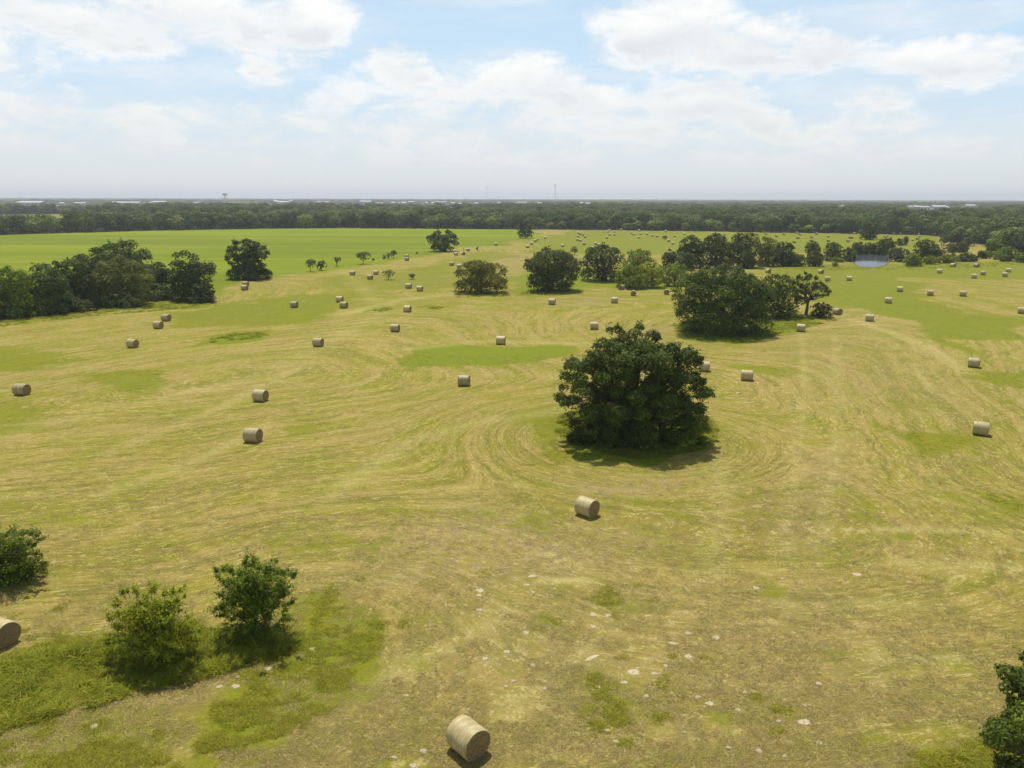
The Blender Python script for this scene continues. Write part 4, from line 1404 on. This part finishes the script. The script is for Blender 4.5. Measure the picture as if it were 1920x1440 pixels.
(sV, sF), ends = bale_meshes()
ME_SIDE = mesh('net_wrap', sV, sF, [M_NET], smooth=True)
ME_ENDS = [mesh('end_face', e[0], [e[1], e[2]], [M_END], smooth=True) for e in ends]
(fV, fF), fe = bale_meshes(20)
off1 = len(fV); off2 = off1 + len(fe[0][0])
ME_FAR = mesh('hay_bale', np.concatenate([fV, fe[0][0], fe[1][0]]),
              [fF, fe[0][1] + off1, fe[1][1] + off2, fe[0][2] + off1, fe[1][2] + off2], [M_NET, M_END],
              np.r_[np.zeros(len(fF)), np.ones(len(fe[0][1]) + len(fe[1][1]) + len(fe[0][2]) + len(fe[1][2]))], smooth=True)

proto_bale = bpy.data.objects.new('hay_bale', None)
COL.objects.link(proto_bale)
ob('net_wrap', ME_SIDE, proto_bale); ob('end_face', ME_ENDS[0], proto_bale); ob('end_face', ME_ENDS[1], proto_bale)
first_bale = [True]
NB_ = [0]


def place_bale(u, v, ang, label, far=False, sc=1.0, group='round hay bales on the mown field'):
    # v = lowest visible pixel, i.e. the near bottom edge; the centre sits a little behind it
    p = at(u, v)
    phi = math.degrees(math.atan2(p[0], p[1]))
    if abs(ang) < 31:
        ang = float(np.interp(phi, [-33, -18, -3, 8, 33], [-45, -33, -12, -2, 0])) + rng.uniform(-4, 4)
    ang = ang - phi
    L = abs(math.sin(R(ang))) * BL / 2 + .12
    d = p[:2] / np.linalg.norm(p[:2])
    p = p[:2] + d * L
    z = float(terrain(p[0], p[1])) - .02
    if far:
        o = ob('hay_bale', ME_FAR)
    elif first_bale[0]:
        o = proto_bale; first_bale[0] = False
    else:
        o = proto_bale.copy(); COL.objects.link(o)
        for ch in list(proto_bale.children):
            c = ch.copy(); COL.objects.link(c); c.parent = o
    o.location = (float(p[0]), float(p[1]), z)
    o.rotation_euler = (0, 0, R(ang))
    o.scale = (sc * rng.uniform(.97, 1.04), sc, sc)
    tag(o, label, 'hay bale', group)
    NB_[0] += 1
    return o


NEAR = [
    (878, 1431, -52, 'largest hay bale, pale and turned, at the bottom centre of the field'),
    (4, 1211, -60, 'brown-faced hay bale cut by the left edge of the picture'),
    (1100, 971, -38, 'hay bale showing its brown end in the middle foreground below the spreading oak'),
    (475, 829, -25, 'hay bale on open stubble left of centre, nearer of two in line'),
    (489, 753, -18, 'hay bale just beyond the left-of-centre one, on streaked stubble'),
    (42, 741, -28, 'hay bale near the left edge beside dark green patches'),
    (870, 723, -10, 'hay bale in front of the long green patch, left of the spreading oak'),
    (1838, 814, 8, 'greyish hay bale near the right edge, nearest on that side'),
    (1825, 690, 4, 'hay bale at the bend of the green strip on the right'),
    (1400, 713, 2, 'hay bale right of the spreading oak with a green patch behind'),
    (1320, 696, 2, 'hay bale half hidden by the right side of the spreading oak'),
    (939, 646, -6, 'hay bale at the back edge of the long green patch'),
    (597, 649, -14, 'hay bale standing alone right of the thin weed strip'),
    (249, 650, -22, 'hay bale left of the weed strip, in front of the bale pair below the copse'),
    (297, 615, -24, 'nearer bale of the pair below the left copse'),
    (312, 601, -24, 'farther bale of the pair below the left copse'),
    (741, 621, -8, 'hay bale on yellow stubble between the weed tufts and the green patch'),
    (1114, 618, -2, 'hay bale just behind the top of the spreading oak'),
    (1501, 623, 2, 'hay bale in front of the dark trees right of the massive rounded oak'),
    (1630, 603, 3, 'hay bale at the head of the curved rake lines'),
    (1570, 591, -50, 'brown-ended hay bale beside the gnarled half-bare tree'),
    (552, 577, -12, 'hay bale at the left of the green strip in the middle distance'),
    (645, 578, -12, 'nearer bale of the touching pair on the green strip'),
    (637, 567, -12, 'farther bale of the touching pair on the green strip'),
    (764, 585, -10, 'hay bale between two small weed tufts'),
    (766, 541, -10, 'left bale of two side by side on the green left of the browning tree'),
    (787, 546, -6, 'right bale of two side by side on the green left of the browning tree'),
    (694, 524, -14, 'front bale of the three on tan stubble beside the pale shrub'),
    (661, 516, -16, 'left bale of the three on tan stubble'),
    (705, 515, -14, 'rear bale of the three on tan stubble'),
    (459, 544, -18, 'front bale of two below the tall lopsided oak'),
    (461, 537, -30, 'rear bale of two below the tall lopsided oak'),
    (763, 489, -8, 'front bale of two stacked in view on the meadow line'),
    (763, 483.5, -8, 'rear bale of two stacked in view on the meadow line'),
    (847, 498, -6, 'left of two bales above the browning tree'),
    (861, 502.5, -6, 'right of two bales above the browning tree'),
    (855, 479, -6, 'bale below the mushroom-shaped oak'),
    (868.5, 478.5, -60, 'brown-faced bale right below the mushroom-shaped oak, by the thin post'),
    (877.5, 471, -20, 'bale right of the mushroom-shaped oak on the tan track'),
    (1035, 572, -2, 'hay bale at the left end of the dark bare streak'),
    (1152, 569, 0, 'hay bale at the right end of the dark bare streak'),
    (1165, 543.5, 62, 'brown-faced bale at the foot of the light green thicket'),
    (1187.5, 555.5, 88, 'brown end-on bale on stubble, right of the thicket foot bale'),
    (1250, 553, 86, 'brown end-on bale next to the left side of the massive rounded oak'),
    (1665, 569, 4, 'hay bale on the green strip between the pond and the curved rake lines'),
    (1687, 547, 4, 'leftmost of the three bales in a row on pale stubble at the right'),
    (1744, 554, 4, 'middle of the three bales in a row on pale stubble at the right'),
    (1805, 555.5, 4, 'rightmost of the three bales in a row on pale stubble at the right'),
    (1915, 588, 4, 'hay bale cut by the right edge above the green band'),
    (1440, 512, -50, 'brown-ended bale in the grass right of the massive rounded oak'),
    (1539, 513.5, -50, 'brown-ended bale on a tan streak left of the pond front'),
    (1551.5, 527, 2, 'bale at the right above the gnarled tree, nearest the tan streak'),
    (1592, 526.5, 2, 'bale on bright grass below the pond'),
    (1761.5, 512.5, 2, 'bale on the bright green below the round bush'),
    (1826, 522, 2, 'front bale of the pair of pairs at the far right stubble'),
    (1843, 516, 2, 'bale just behind the front one at the far right stubble'),
    (1786.5, 501, -38, 'left of two dark-ended bales close to the hedge brush'),
    (1830.5, 501.5, -38, 'right of two dark-ended bales close to the hedge brush'),
    (1884, 519, 2, 'nearer bale of the last two at the right edge'),
    (1890.5, 510.5, 2, 'farther bale of the last two at the right edge'),
]
for i, (u, v, a, lb) in enumerate(NEAR):
    place_bale(u, v, a, lb, far=(v < 560))
FARB = [
    ('small bale in the loose line leading to the lone dark tree', -10, [(989, 465), (997, 459), (1004, 453.5), (1007, 451), (1022, 447.5), (930, 460), (1055, 463)]),
    ('tiny bale in the cluster in the back field above the dome-shaped tree', -10, [(1084, 438.5), (1088, 440.5), (1094, 442), (1097, 446), (1084, 445), (1083, 451.5), (1088, 453), (1095, 459.5)]),
    ('small bale just above the dark tree with yellowing tips', 0, [(1111, 467.5), (1117, 459), (1123, 461.5)]),
    ('tiny bale in the middle of the back field below the woodland', 0, [(1138, 447.5), (1140, 436), (1143, 433), (1143, 441.5), (1152, 436.5), (1152, 442), (1165, 432.5), (1184, 438.5),
        (1188, 441), (1198, 447), (1198, 433.5), (1201, 440.5), (1213, 440.5), (1223, 443.5), (1232, 445), (1248, 435)]),
    ('tiny bale near the pale round bush in the back field', 0, [(1265, 444.5), (1254, 453.5), (1262, 458.5), (1283, 440.5), (1300, 443), (1341, 440), (1351, 442)]),
    ('bale in the field gap left of the pond wood', 60, [(1256, 471)]),
    ('tiny dark-sided bale in the back field behind the pond wood', 40, [(1420, 441.5), (1436, 440.5), (1456, 445), (1470, 441), (1494, 438.5), (1500, 441.5), (1496, 448), (1489, 456), (1522, 446.5), (1531, 440),
        (1553, 445), (1553, 453.5), (1590, 454), (1594, 447.5), (1597, 447.5), (1601, 439)]),
    ('tiny bale in the back field right of the lone blue-green tree', 30, [(1676, 440), (1688, 440), (1663, 443.5), (1660, 446), (1722, 441), (1724, 445), (1720, 449.5), (1711, 452)]),
]
for lb, a, pts in FARB:
    for k, (u, v) in enumerate(pts):
        place_bale(u, v, a + rng.uniform(-15, 15), lb, True, group='far ' + lb)
print('bales', NB_[0])

# ------------------------------------------------------------------ far structures
M_ROOFW = plain('white_metal_roof', (0.52, 0.53, 0.54), .45, .06, .2, .4)
M_WALLG = plain('grey_sheet_wall', (0.36, 0.37, 0.37), .7, .1, .2)
M_WALLT = plain('tan_wall', (0.42, 0.33, 0.23), .8, .1, .3)
M_ROOFB = plain('brown_roof', (0.20, 0.13, 0.09), .8, .2, .3)
M_STEEL = plain('painted_steel', (0.42, 0.43, 0.44), .5, .1, .2, .4)
M_DARK = plain('dark_opening', (0.04, 0.045, 0.05), .4, .1, .2, .5)


def box(x0, x1, y0, y1, z0, z1):
    V = np.array([[x, y, z] for x in (x0, x1) for y in (y0, y1) for z in (z0, z1)], float)
    F = np.array([[0, 1, 3, 2], [4, 6, 7, 5], [0, 4, 5, 1], [2, 3, 7, 6], [0, 2, 6, 4], [1, 5, 7, 3]])
    return V, F


def merge(parts):
    Vs, Fs, o = [], [], 0
    for V, F in parts:
        Vs.append(np.asarray(V, float)); Fs.append(np.asarray(F) + o); o += len(V)
    return np.concatenate(Vs), np.concatenate(Fs)


def building(name, label, u, D, Lm, Wm, Hm, rise, wallm, roofm, ang=0, sag=0.0, ndoor=3, cat='building', group=None):
    q = ray(u, 380); q = q / math.hypot(q[0], q[1])
    root = bpy.data.objects.new(name, None); COL.objects.link(root)
    root.location = (float(q[0] * D), float(q[1] * D), 0)
    root.rotation_euler = (0, 0, R(ang))
    V, F = box(-Lm / 2, Lm / 2, -Wm / 2, Wm / 2, -.3, Hm)
    ob('wall', mesh('wall', V, F, [wallm]), root)
    nx = 14
    xs = np.linspace(-Lm / 2 - .8, Lm / 2 + .8, nx)
    rows = []
    for (yy, zz) in ((-Wm / 2 - .8, Hm + .05), (0, Hm + rise), (Wm / 2 + .8, Hm + .05), (Wm / 2 + .8, Hm - .2), (0, Hm + rise - .3), (-Wm / 2 - .8, Hm - .2)):
        rows.append(np.stack([xs, np.full(nx, yy), zz + sag * (2 * xs / Lm) ** 2], -1))
    V = np.concatenate(rows)
    F = [[a * nx + k, a * nx + k + 1, ((a + 1) % 6) * nx + k + 1, ((a + 1) % 6) * nx + k] for a in range(6) for k in range(nx - 1)]
    ob('roof', mesh('roof', V, np.array(F), [roofm]), root)
    for k in range(ndoor):
        c = -Lm / 2 + Lm * (k + .5) / ndoor
        w = min(5.0, Lm / ndoor * .45)
        V, F = box(c - w / 2, c + w / 2, -Wm / 2 - .12, -Wm / 2 - .004, 0.1, Hm * .7)
        ob('door' if Hm > 4.5 else 'window', mesh('opening', V, F, [M_DARK]), root)
    tag(root, label, cat, group)
    return root


# D chosen so that the roof line clears the trees in front of it
building('long_shed', 'long white-roofed barn at the far left on the horizon', 62, 2900, 88, 40, 9, 4, M_WALLG, M_ROOFW, -12)
building('long_shed', 'wide low white-roofed shed left of centre of the horizon line', 238, 2900, 92, 30, 8.5, 3, M_WALLG, M_ROOFW)
building('long_shed', 'white-roofed shed with a lower annex, right of the wide low shed', 301, 2950, 46, 26, 10, 3, M_WALLG, M_ROOFW)
building('annex_shed', 'lower pale annex on the left of the white-roofed shed', 278, 2930, 26, 20, 7, 2, M_WALLG, M_ROOFW)
building('small_shed', 'tan-walled low shed between the far left barn and the wide shed', 152, 2950, 34, 18, 6.5, 2.5, M_WALLT, M_ROOFW)
building('small_shed', 'small pale hut right of the far left barn', 117, 2900, 14, 10, 6.5, 2.5, M_WALLT, M_ROOFW)
building('small_shed', 'small white roof among trees left of the water tower', 371, 2800, 18, 14, 9, 2, M_WALLG, M_ROOFW)
building('arena', 'white swooping saddle-shaped roof on the horizon left of centre', 532, 2900, 62, 36, 10, 3, M_WALLT, M_ROOFW, 4, sag=4.5)
building('long_shed', 'pair of white sheds right of the swooping roof, left one', 600, 3100, 18, 16, 10, 2, M_WALLG, M_ROOFW)
building('long_shed', 'pair of white sheds right of the swooping roof, right one', 613, 3100, 20, 16, 10, 2, M_WALLG, M_ROOFW)
building('long_shed', 'white-roofed hall on the horizon above the mushroom-shaped oak left', 686, 3000, 42, 24, 12, 3, M_WALLG, M_ROOFW)
building('house', 'tan house with a steep brown roof peeking from the woodland', 711, 2500, 22, 12, 8.5, 4, M_WALLT, M_WALLT)
building('long_shed', 'white roof on the horizon among scattered houses', 771, 3100, 20, 14, 11, 2, M_WALLG, M_ROOFW)
building('long_shed', 'long pale roof on the horizon left of the mast', 827, 3200, 40, 18, 10, 2, M_WALLG, M_ROOFW)
building('school_building', 'long low reddish building under the water tower', 440, 2750, 90, 24, 9, 2, M_WALLT, M_ROOFB, 3, ndoor=9)
building('long_shed', 'pale roof just left of the tall mast', 978, 2900, 34, 16, 10.5, 2, M_WALLG, M_ROOFW)
building('small_shed', 'small pale roof in the woods below the tall mast', 1012, 2650, 16, 12, 10.5, 2, M_WALLG, M_ROOFW)
building('warehouse', 'bright white warehouse at the right of the horizon', 1760, 2150, 30, 22, 8.5, 2.5, M_ROOFW, M_ROOFW, -6)
building('warehouse', 'low white building left of the bright warehouse', 1733, 2200, 28, 14, 6.5, 2, M_ROOFW, M_ROOFW, 5)
building('warehouse', 'white building alone near the right end of the horizon', 1819, 2250, 22, 14, 10.5, 2.5, M_ROOFW, M_ROOFW)
rb = np.random.default_rng(5)
for u in HOUSES:
    rt = u > 1560
    building('house', 'little pale house in the trees at the right horizon' if rt else 'little pale house in the scattered town on the horizon', u, rb.uniform(2100, 2240) if rt else rb.uniform(2600, 2980),
             rb.uniform(9, 15), 9, rb.uniform(6.5, 8) if rt else rb.uniform(7.5, 10), 2.2, M_WALLT if rb.random() < .4 else M_ROOFW, M_ROOFW if rb.random() < .7 else M_ROOFB, rb.uniform(-40, 40), ndoor=2, cat='house',
             group='houses at the right horizon' if rt else 'houses of the town on the horizon')


def water_tower():
    D = 3000.0
    q = ray(422, 372); q = q / math.hypot(q[0], q[1])
    root = bpy.data.objects.new('water_tower', None); COL.objects.link(root)
    root.location = (float(q[0] * D), float(q[1] * D), 0)
    H = 42.0
    n = 24; a = np.linspace(0, 2 * np.pi, n, endpoint=False)
    prof = [(0.3, H), (3, H - .3), (6, H - 1.6), (7.8, H - 3.6), (8.2, H - 5.5), (7.6, H - 7.5), (5.5, H - 9.2), (2.0, H - 10.3), (1.4, H - 11)]
    V = np.concatenate([np.stack([np.cos(a) * r_, np.sin(a) * r_, np.full(n, z)], -1) for r_, z in prof])
    F = [[k * n + i, k * n + (i + 1) % n, (k + 1) * n + (i + 1) % n, (k + 1) * n + i] for k in range(len(prof) - 1) for i in range(n)]
    ob('tank', mesh('tank', V, np.array(F), [M_STEEL], smooth=True), root)
    tv, tf = tubes([([(0, 0, 0), (0, 0, H / 2), (0, 0, H - 10.5)], [1.5, 1.2, 1.3])], 10)
    ob('riser_pipe', mesh('riser_pipe', tv, tf, [M_STEEL], smooth=True), root)
    for k in range(6):
        t = k * math.pi / 3
        tv, tf = tubes([([(math.cos(t) * 10, math.sin(t) * 10, 0), (math.cos(t) * 8.8, math.sin(t) * 8.8, H / 2), (math.cos(t) * 7.7, math.sin(t) * 7.7, H - 6)], [.5, .45, .4])], 6)
        ob('leg', mesh('leg', tv, tf, [M_STEEL]), root)
    pts = [(math.cos(t) * 8.5, math.sin(t) * 8.5, H - 7) for t in np.linspace(0, 2 * math.pi, 25)]
    tv, tf = tubes([(pts, [.25] * 25)], 5)
    ob('walkway_rail', mesh('walkway_rail', tv, tf, [M_STEEL]), root)
    tag(root, 'pale water tower with a bulbous tank on legs above the left horizon', 'water tower')


water_tower()


def mast(u, vtop, D, w, label):
    q = ray(u, 374); q = q / math.hypot(q[0], q[1])
    root = bpy.data.objects.new('radio_mast', None); COL.objects.link(root)
    root.location = (float(q[0] * D), float(q[1] * D), 0)
    H = CAM_H + D * float(ray(u, vtop)[2] / math.hypot(*ray(u, vtop)[:2]))
    for k in range(3):
        t = k * 2.094
        tv, tf = tubes([([(math.cos(t) * w, math.sin(t) * w, 0), (math.cos(t) * w, math.sin(t) * w, H)], [w * .22, w * .22])], 4)
        ob('leg', mesh('leg', tv, tf, [M_STEEL]), root)
    br = []
    z = 0.0; k = 0
    while z < H - w * 3:
        for s in range(3):
            t0, t1 = s * 2.094, (s + 1) * 2.094
            br.append(([(math.cos(t0) * w, math.sin(t0) * w, z), (math.cos(t1) * w, math.sin(t1) * w, z + w * 2.6)], [w * .12, w * .12]))
        z += w * 2.6
    tv, tf = tubes(br, 3)
    ob('bracing', mesh('bracing', tv, tf, [M_STEEL]), root)
    tv, tf = tubes([([(0, 0, H - 9), (0, 0, H - .5), (0, 0, H)], [w * 1.3, w * 1.3, w * .4])], 8)
    ob('antenna', mesh('antenna', tv, tf, [M_STEEL]), root)
    tag(root, label, 'mast')


mast(1040.5, 344.5, 2600, 1.0, 'tall thin radio mast, tallest thing on the horizon, right of centre')
mast(913, 348.5, 3200, .7, 'faint thin radio mast left of the tallest one')
mast(934.5, 368.5, 3000, .5, 'short mast stub just right of the faint thin mast')

# thin post by the bales below the mushroom-shaped oak
pp = at(869.5, 473)
root = bpy.data.objects.new('fence_post', None); COL.objects.link(root); root.location = [float(c) for c in pp]
tv, tf = tubes([([(0, 0, -.2), (0.02, 0, 1.0), (0, 0, 2.3)], [.14, .13, .12])], 8)
ob('post', mesh('post', tv, tf, [M_BARK], smooth=True), root)
tv, tf = tubes([([(0, 0, 2.28), (0, 0, 2.36)], [.15, .02])], 8)
ob('cap', mesh('cap', tv, tf, [M_STEEL]), root)
tag(root, 'dark upright fence post beside the brown-faced bale below the mushroom-shaped oak', 'post')

# ------------------------------------------------------------------ pale stones lying in the stubble
def stone_material():
    m, B, out = mat('caliche_stone')
    pos = B.n('ShaderNodeTexCoord').outputs['Object']
    n1 = B.noise(pos, 6, 6, .7)
    c = B.mix(B.ss(n1, .38, .62), (0.40, 0.31, 0.17), (0.62, 0.52, 0.34))
    p = B.n('ShaderNodeBsdfPrincipled')
    B.put(p.inputs['Base Color'], c)
    p.inputs['Roughness'].default_value = .95
    b = B.n('ShaderNodeBump'); b.inputs['Strength'].default_value = .8; b.inputs['Distance'].default_value = .05
    B.put(b.inputs['Height'], n1)
    B.put(p.inputs['Normal'], b.outputs[0])
    m.node_tree.links.new(p.outputs[0], out.inputs[0])
    return m


M_STONE = stone_material()


def stone_mesh(seed):
    r_ = np.random.default_rng(seed)
    n = 20; a = np.linspace(0, 2 * np.pi, n, endpoint=False)
    edge = 1 + .30 * r_.normal(size=n).cumsum() / 4 + r_.normal(0, .16, n)
    edge = np.clip(edge, .3, 1.6); edge = (edge + np.roll(edge, 1)) / 2
    V = []
    for k, z in ((1.0, -.03), (.86, .045), (.6, .075), (.3, .09)):
        V.append(np.stack([np.cos(a) * edge * k, np.sin(a) * edge * k * .7, z + r_.normal(0, .018, n)], -1))
    V = np.concatenate(V + [np.array([[0, 0, .095]])])
    F = [[k * n + i, k * n + (i + 1) % n, (k + 1) * n + (i + 1) % n, (k + 1) * n + i] for k in range(3) for i in range(n)]
    T = [[3 * n + i, 3 * n + (i + 1) % n, 4 * n] for i in range(n)]
    return mesh('pale_stone', V, [np.array(F), np.array(T)], [M_STONE])


STM = [stone_mesh(700 + k) for k in range(6)]
z7 = lambda a, b: (640 + a / 3, 960 + b / 3)
z8 = lambda a, b: (1280 + a / 3, 960 + b / 3)
z6 = lambda a, b: (a / 3, 960 + b / 3)
ST = [(*z7(1045, 420), 12), (*z7(1075, 370), 14), (*z7(780, 450), 16), (*z7(775, 480), 12), (*z7(1080, 462), 8), (*z7(1160, 478), 8), (*z7(1420, 588), 13), (*z7(1502, 593), 11), (*z7(1418, 655), 12),
      (*z7(1040, 692), 12), (*z7(935, 800), 12), (*z7(810, 838), 12), (*z7(1078, 875), 9), (*z7(970, 965), 9), (*z7(1140, 1005), 12), (*z7(925, 995), 9), (*z7(1650, 915), 21), (*z7(1762, 925), 15),
      (*z7(1825, 880), 9), (*z7(1865, 752), 16), (*z7(1445, 997), 11), (*z7(1590, 975), 16), (*z7(1715, 1050), 11), (*z7(1545, 1305), 12), (*z7(465, 1355), 13), (*z7(300, 1392), 12), (*z7(405, 1434), 14),
      (*z7(365, 1045), 11), (*z7(300, 1080), 8), (*z7(1090, 1083), 7), (*z7(780, 562), 11), (*z7(1495, 1242), 12), (*z7(1665, 893), 8), (*z7(925, 325), 8), (*z7(945, 570), 8),
      (*z8(30, 695), 12), (*z8(190, 718), 15), (*z8(85, 1055), 12), (*z8(150, 1090), 16), (*z8(765, 978), 13), (*z8(688, 1195), 22), (*z8(540, 1190), 11), (*z8(770, 1310), 12), (*z8(565, 375), 8), (*z8(415, 430), 12),
      (*z8(255, 683), 8), (*z8(35, 825), 14), (*z8(350, 1030), 11), (*z8(430, 1355), 11), (*z8(260, 1338), 11), (*z8(310, 1125), 11), (*z8(570, 1070), 8), (*z8(985, 350), 16), (*z8(1490, 262), 9), (*z8(685, 1100), 9),
      (*z8(575, 1385), 9), (*z8(12, 1250), 7), (*z6(530, 1208), 17), (*z6(665, 1072), 9), (*z6(1235, 990), 12), (*z6(1330, 988), 15), (*z6(1340, 935), 10), (*z6(1510, 888), 15), (*z6(1645, 770), 8), (*z6(1760, 780), 10), (*z6(1880, 440), 7)]
stone_lab = {16: 'whitest cluster-like patch of pale stone in the right foreground', 41: 'large square-ish pale stone patch near the bottom right', 57: 'pale stone on the tan strip below the airy left bush'}
rs = np.random.default_rng(9)
for k, (u, v, w) in enumerate(ST):
    p = at(u, v)
    wm = w / (FPX / math.hypot(p[1], CAM_H)) / 2 * .9
    o = ob('pale_stone', STM[k % 6], None, (p[0], p[1], float(terrain(p[0], p[1])) + .01), (0, 0, rs.uniform(-.6, .6)))
    o.scale = (float(wm), float(wm) * rs.uniform(.9, 1.5), float(min(.8, .3 + wm * .7)))
    side = 'left' if u < 700 else ('middle' if u < 1230 else 'right')
    tag(o, stone_lab.get(k, 'small pale limestone slab in the stubble, %s part of the foreground' % side), 'stone', 'pale stones in the %s foreground' % side)
# one broad bare slab
o = ob('bare_slab', stone_mesh(720), None, (*[float(c) for c in at(1108, 1238)[:2]], float(terrain(*at(1108, 1238)[:2])) - .01), (0, 0, .7))
o.scale = (.62, .34, .35)
tag(o, 'longest pale slab of bare ground lying diagonally in the middle foreground', 'stone')

# ------------------------------------------------------------------ grass
def blades(seed, nb, h, spread, width, lean):
    r_ = np.random.default_rng(seed)
    V = []
    for k in range(nb):
        a = r_.uniform(0, 6.28); q = math.sqrt(r_.random()) * spread
        b = np.array([math.cos(a) * q, math.sin(a) * q, -.01])
        t = r_.uniform(0, 6.28)
        hh = h * r_.uniform(.5, 1.15)
        tip = b + np.array([math.cos(t) * lean * hh, math.sin(t) * lean * hh, hh])
        mid = b * .5 + tip * .5 + np.array([-math.cos(t), -math.sin(t), .6]) * hh * .12 * lean
        s = np.array([-math.sin(t + .5), math.cos(t + .5), 0]) * width * .5
        V += [b - s, b + s, mid + s * .8, mid - s * .8, mid - s * .8, mid + s * .8, tip + s * .1, tip - s * .1]
    V = np.array(V)
    F = np.arange(len(V)).reshape(-1, 4)
    return V, F, np.repeat(r_.random(nb), 2)


M_GR = foliage('long_grass_blades', (0.22, 0.25, 0.010), (0.34, 0.37, 0.016), (0.50, 0.48, 0.08), .5, .6)
M_GS = foliage('short_grass_blades', (0.23, 0.245, 0.012), (0.33, 0.335, 0.018), (0.44, 0.41, 0.06), .4, .6)
M_ST = foliage('straw_stalks', (0.32, 0.25, 0.08), (0.44, 0.37, 0.12), (0.60, 0.53, 0.25), .3, .7)
M_ST.node_tree.nodes  # straw keeps a warm translucency


def src(name, mdef, m):
    V, F, rn = mdef
    return bpy.data.objects.new(name, mesh(name, V, F, [m], None, {'rnd': rn}))


SRC_LONG = [src('grass_tuft', blades(800 + k, 30, .36, .34, .035, 1.5), M_GR) for k in range(3)]
SRC_SHORT = [src('short_tuft', blades(810 + k, 12, .08, .20, .024, 1.7), M_GS) for k in range(3)]
SRC_STRAW = [src('straw_tuft', blades(820 + k, 14, .055, .24, .022, 3.0), M_ST) for k in range(3)]
SRC_WEED = []


def sample_poly(poly, dens, r_):
    W_ = wp(poly)
    xs = [p[0] for p in W_]; ys = [p[1] for p in W_]
    A = (max(xs) - min(xs)) * (max(ys) - min(ys))
    n = int(A * dens)
    x = r_.uniform(min(xs), max(xs), n); y = r_.uniform(min(ys), max(ys), n)
    ok = inpoly(x, y, W_)
    return np.c_[x[ok], y[ok]]


rg = np.random.default_rng(31)
LONG = [([(-60, 1262), (60, 1228), (200, 1205), (360, 1178), (460, 1195), (560, 1190), (562, 1218), (430, 1260), (300, 1288), (150, 1332), (-60, 1385)], 16),
        ([(1036, 800), (1060, 768), (1200, 755), (1330, 782), (1352, 820), (1300, 846), (1200, 860), (1080, 836)], 9),
        ([(1250, 612), (1300, 638), (1400, 643), (1470, 626), (1570, 600), (1480, 582)], 3.0),
        ([(1860, 1405), (2100, 1400), (2100, 1560), (1700, 1560), (1760, 1425)], 16),
        ([(387, 637), (430, 626), (500, 621), (506, 629), (440, 637), (395, 641)], 4), ([(700, 581), (730, 576), (736, 582), (706, 585)], 3), ([(802, 577), (840, 575), (838, 581), (806, 581)], 3),
        ([(-100, 625), (0, 612), (170, 592), (410, 572), (400, 560), (-100, 590)], 2.2),
        ([(1420, 498), (1500, 492), (1600, 500), (1660, 502), (1760, 497), (1920, 490), (1920, 498), (1700, 506), (1560, 507), (1430, 505)], .5),
        ([(905, 466), (1000, 470), (1100, 471), (1100, 475), (1000, 476), (900, 474)], .12),
        ([(850, 545), (950, 545), (960, 556), (850, 558)], 1.2), ([(980, 545), (1090, 543), (1095, 552), (975, 553)], 1.2)]
PL = np.concatenate([sample_poly(p, d, rg) for p, d in LONG])
n = len(PL)
keepn = vnoise(PL[:, 0], PL[:, 1], 2.4, 41, 3) + rg.normal(0, .10, n) > .43
PL = PL[keepn]; n = len(PL)
hs = .55 + .9 * vnoise(PL[:, 0], PL[:, 1], 4.0, 43, 3)
print('long tufts', n)
g_ = gn_scatter('long_grass', np.c_[PL, terrain(PL[:, 0], PL[:, 1])], np.c_[np.full(n, 1.15), np.full(n, 1.15), hs * .75] * rg.uniform(.8, 1.25, n)[:, None],
                np.c_[rg.normal(0, .15, n), rg.normal(0, .15, n), rg.uniform(0, 6.28, n)], rg.integers(0, 3, n), SRC_LONG)
tag(g_, 'uncut long green grass and weeds around the bushes, trees and hedge', 'grass')

# cut stubble with loose stalks: dense near the camera and thinning out
N0 = 150000
y_ = 28 / (1 - rg.random(N0) * (1 - 28 / 125.0))
x_ = rg.uniform(-.78, .78, N0) * (y_ + 4)
gm_ = mask_of(x_, y_, GREEN)
gsel = gm_ + (vnoise(x_, y_, 6, 51, 3) - .5) * 1.6 + (vnoise(x_, y_, .9, 57, 2) - .5) * 1.3 > .78
str_sel = ~gsel & (vnoise(x_, y_, 2.5, 52, 3) > .40)
for nm, sel, srcs, mx_, lb in (('short_grass', gsel, SRC_SHORT, 40000, 'short green regrowth in patches across the near field'), ('hay_stubble', str_sel, SRC_STRAW, 34000, 'pale cut stubble and loose hay strewn over the near field')):
    ii = np.where(sel)[0][:mx_]
    X_, Y_ = x_[ii], y_[ii]
    n = len(ii)
    print(nm, n)
    s_ = rg.uniform(.7, 1.5, n)
    g_ = gn_scatter(nm, np.c_[X_, Y_, terrain(X_, Y_)], np.c_[s_, s_, s_ * rg.uniform(.6, 1.2, n)], np.c_[np.zeros(n), np.zeros(n), rg.uniform(0, 6.28, n)], rg.integers(0, 3, n), srcs)
    tag(g_, lb, 'grass')

# ------------------------------------------------------------------ haze
V, F = box(-17500, 17500, -900, 18500, -1.5, 125)
m, B, out = mat('haze_air')
pv = B.n('ShaderNodeVolumePrincipled')
pv.inputs['Color'].default_value = (0.93, 0.965, 1.0, 1)
pv.inputs['Density'].default_value = 0.00013
pv.inputs['Anisotropy'].default_value = 0.2
m.node_tree.links.new(pv.outputs[0], out.inputs['Volume'])
hzo = ob('haze', mesh('haze', V, F, [m]))
tag(hzo, kind='stuff')
m.cycles.homogeneous_volume = True
print('leaves', NLEAF)
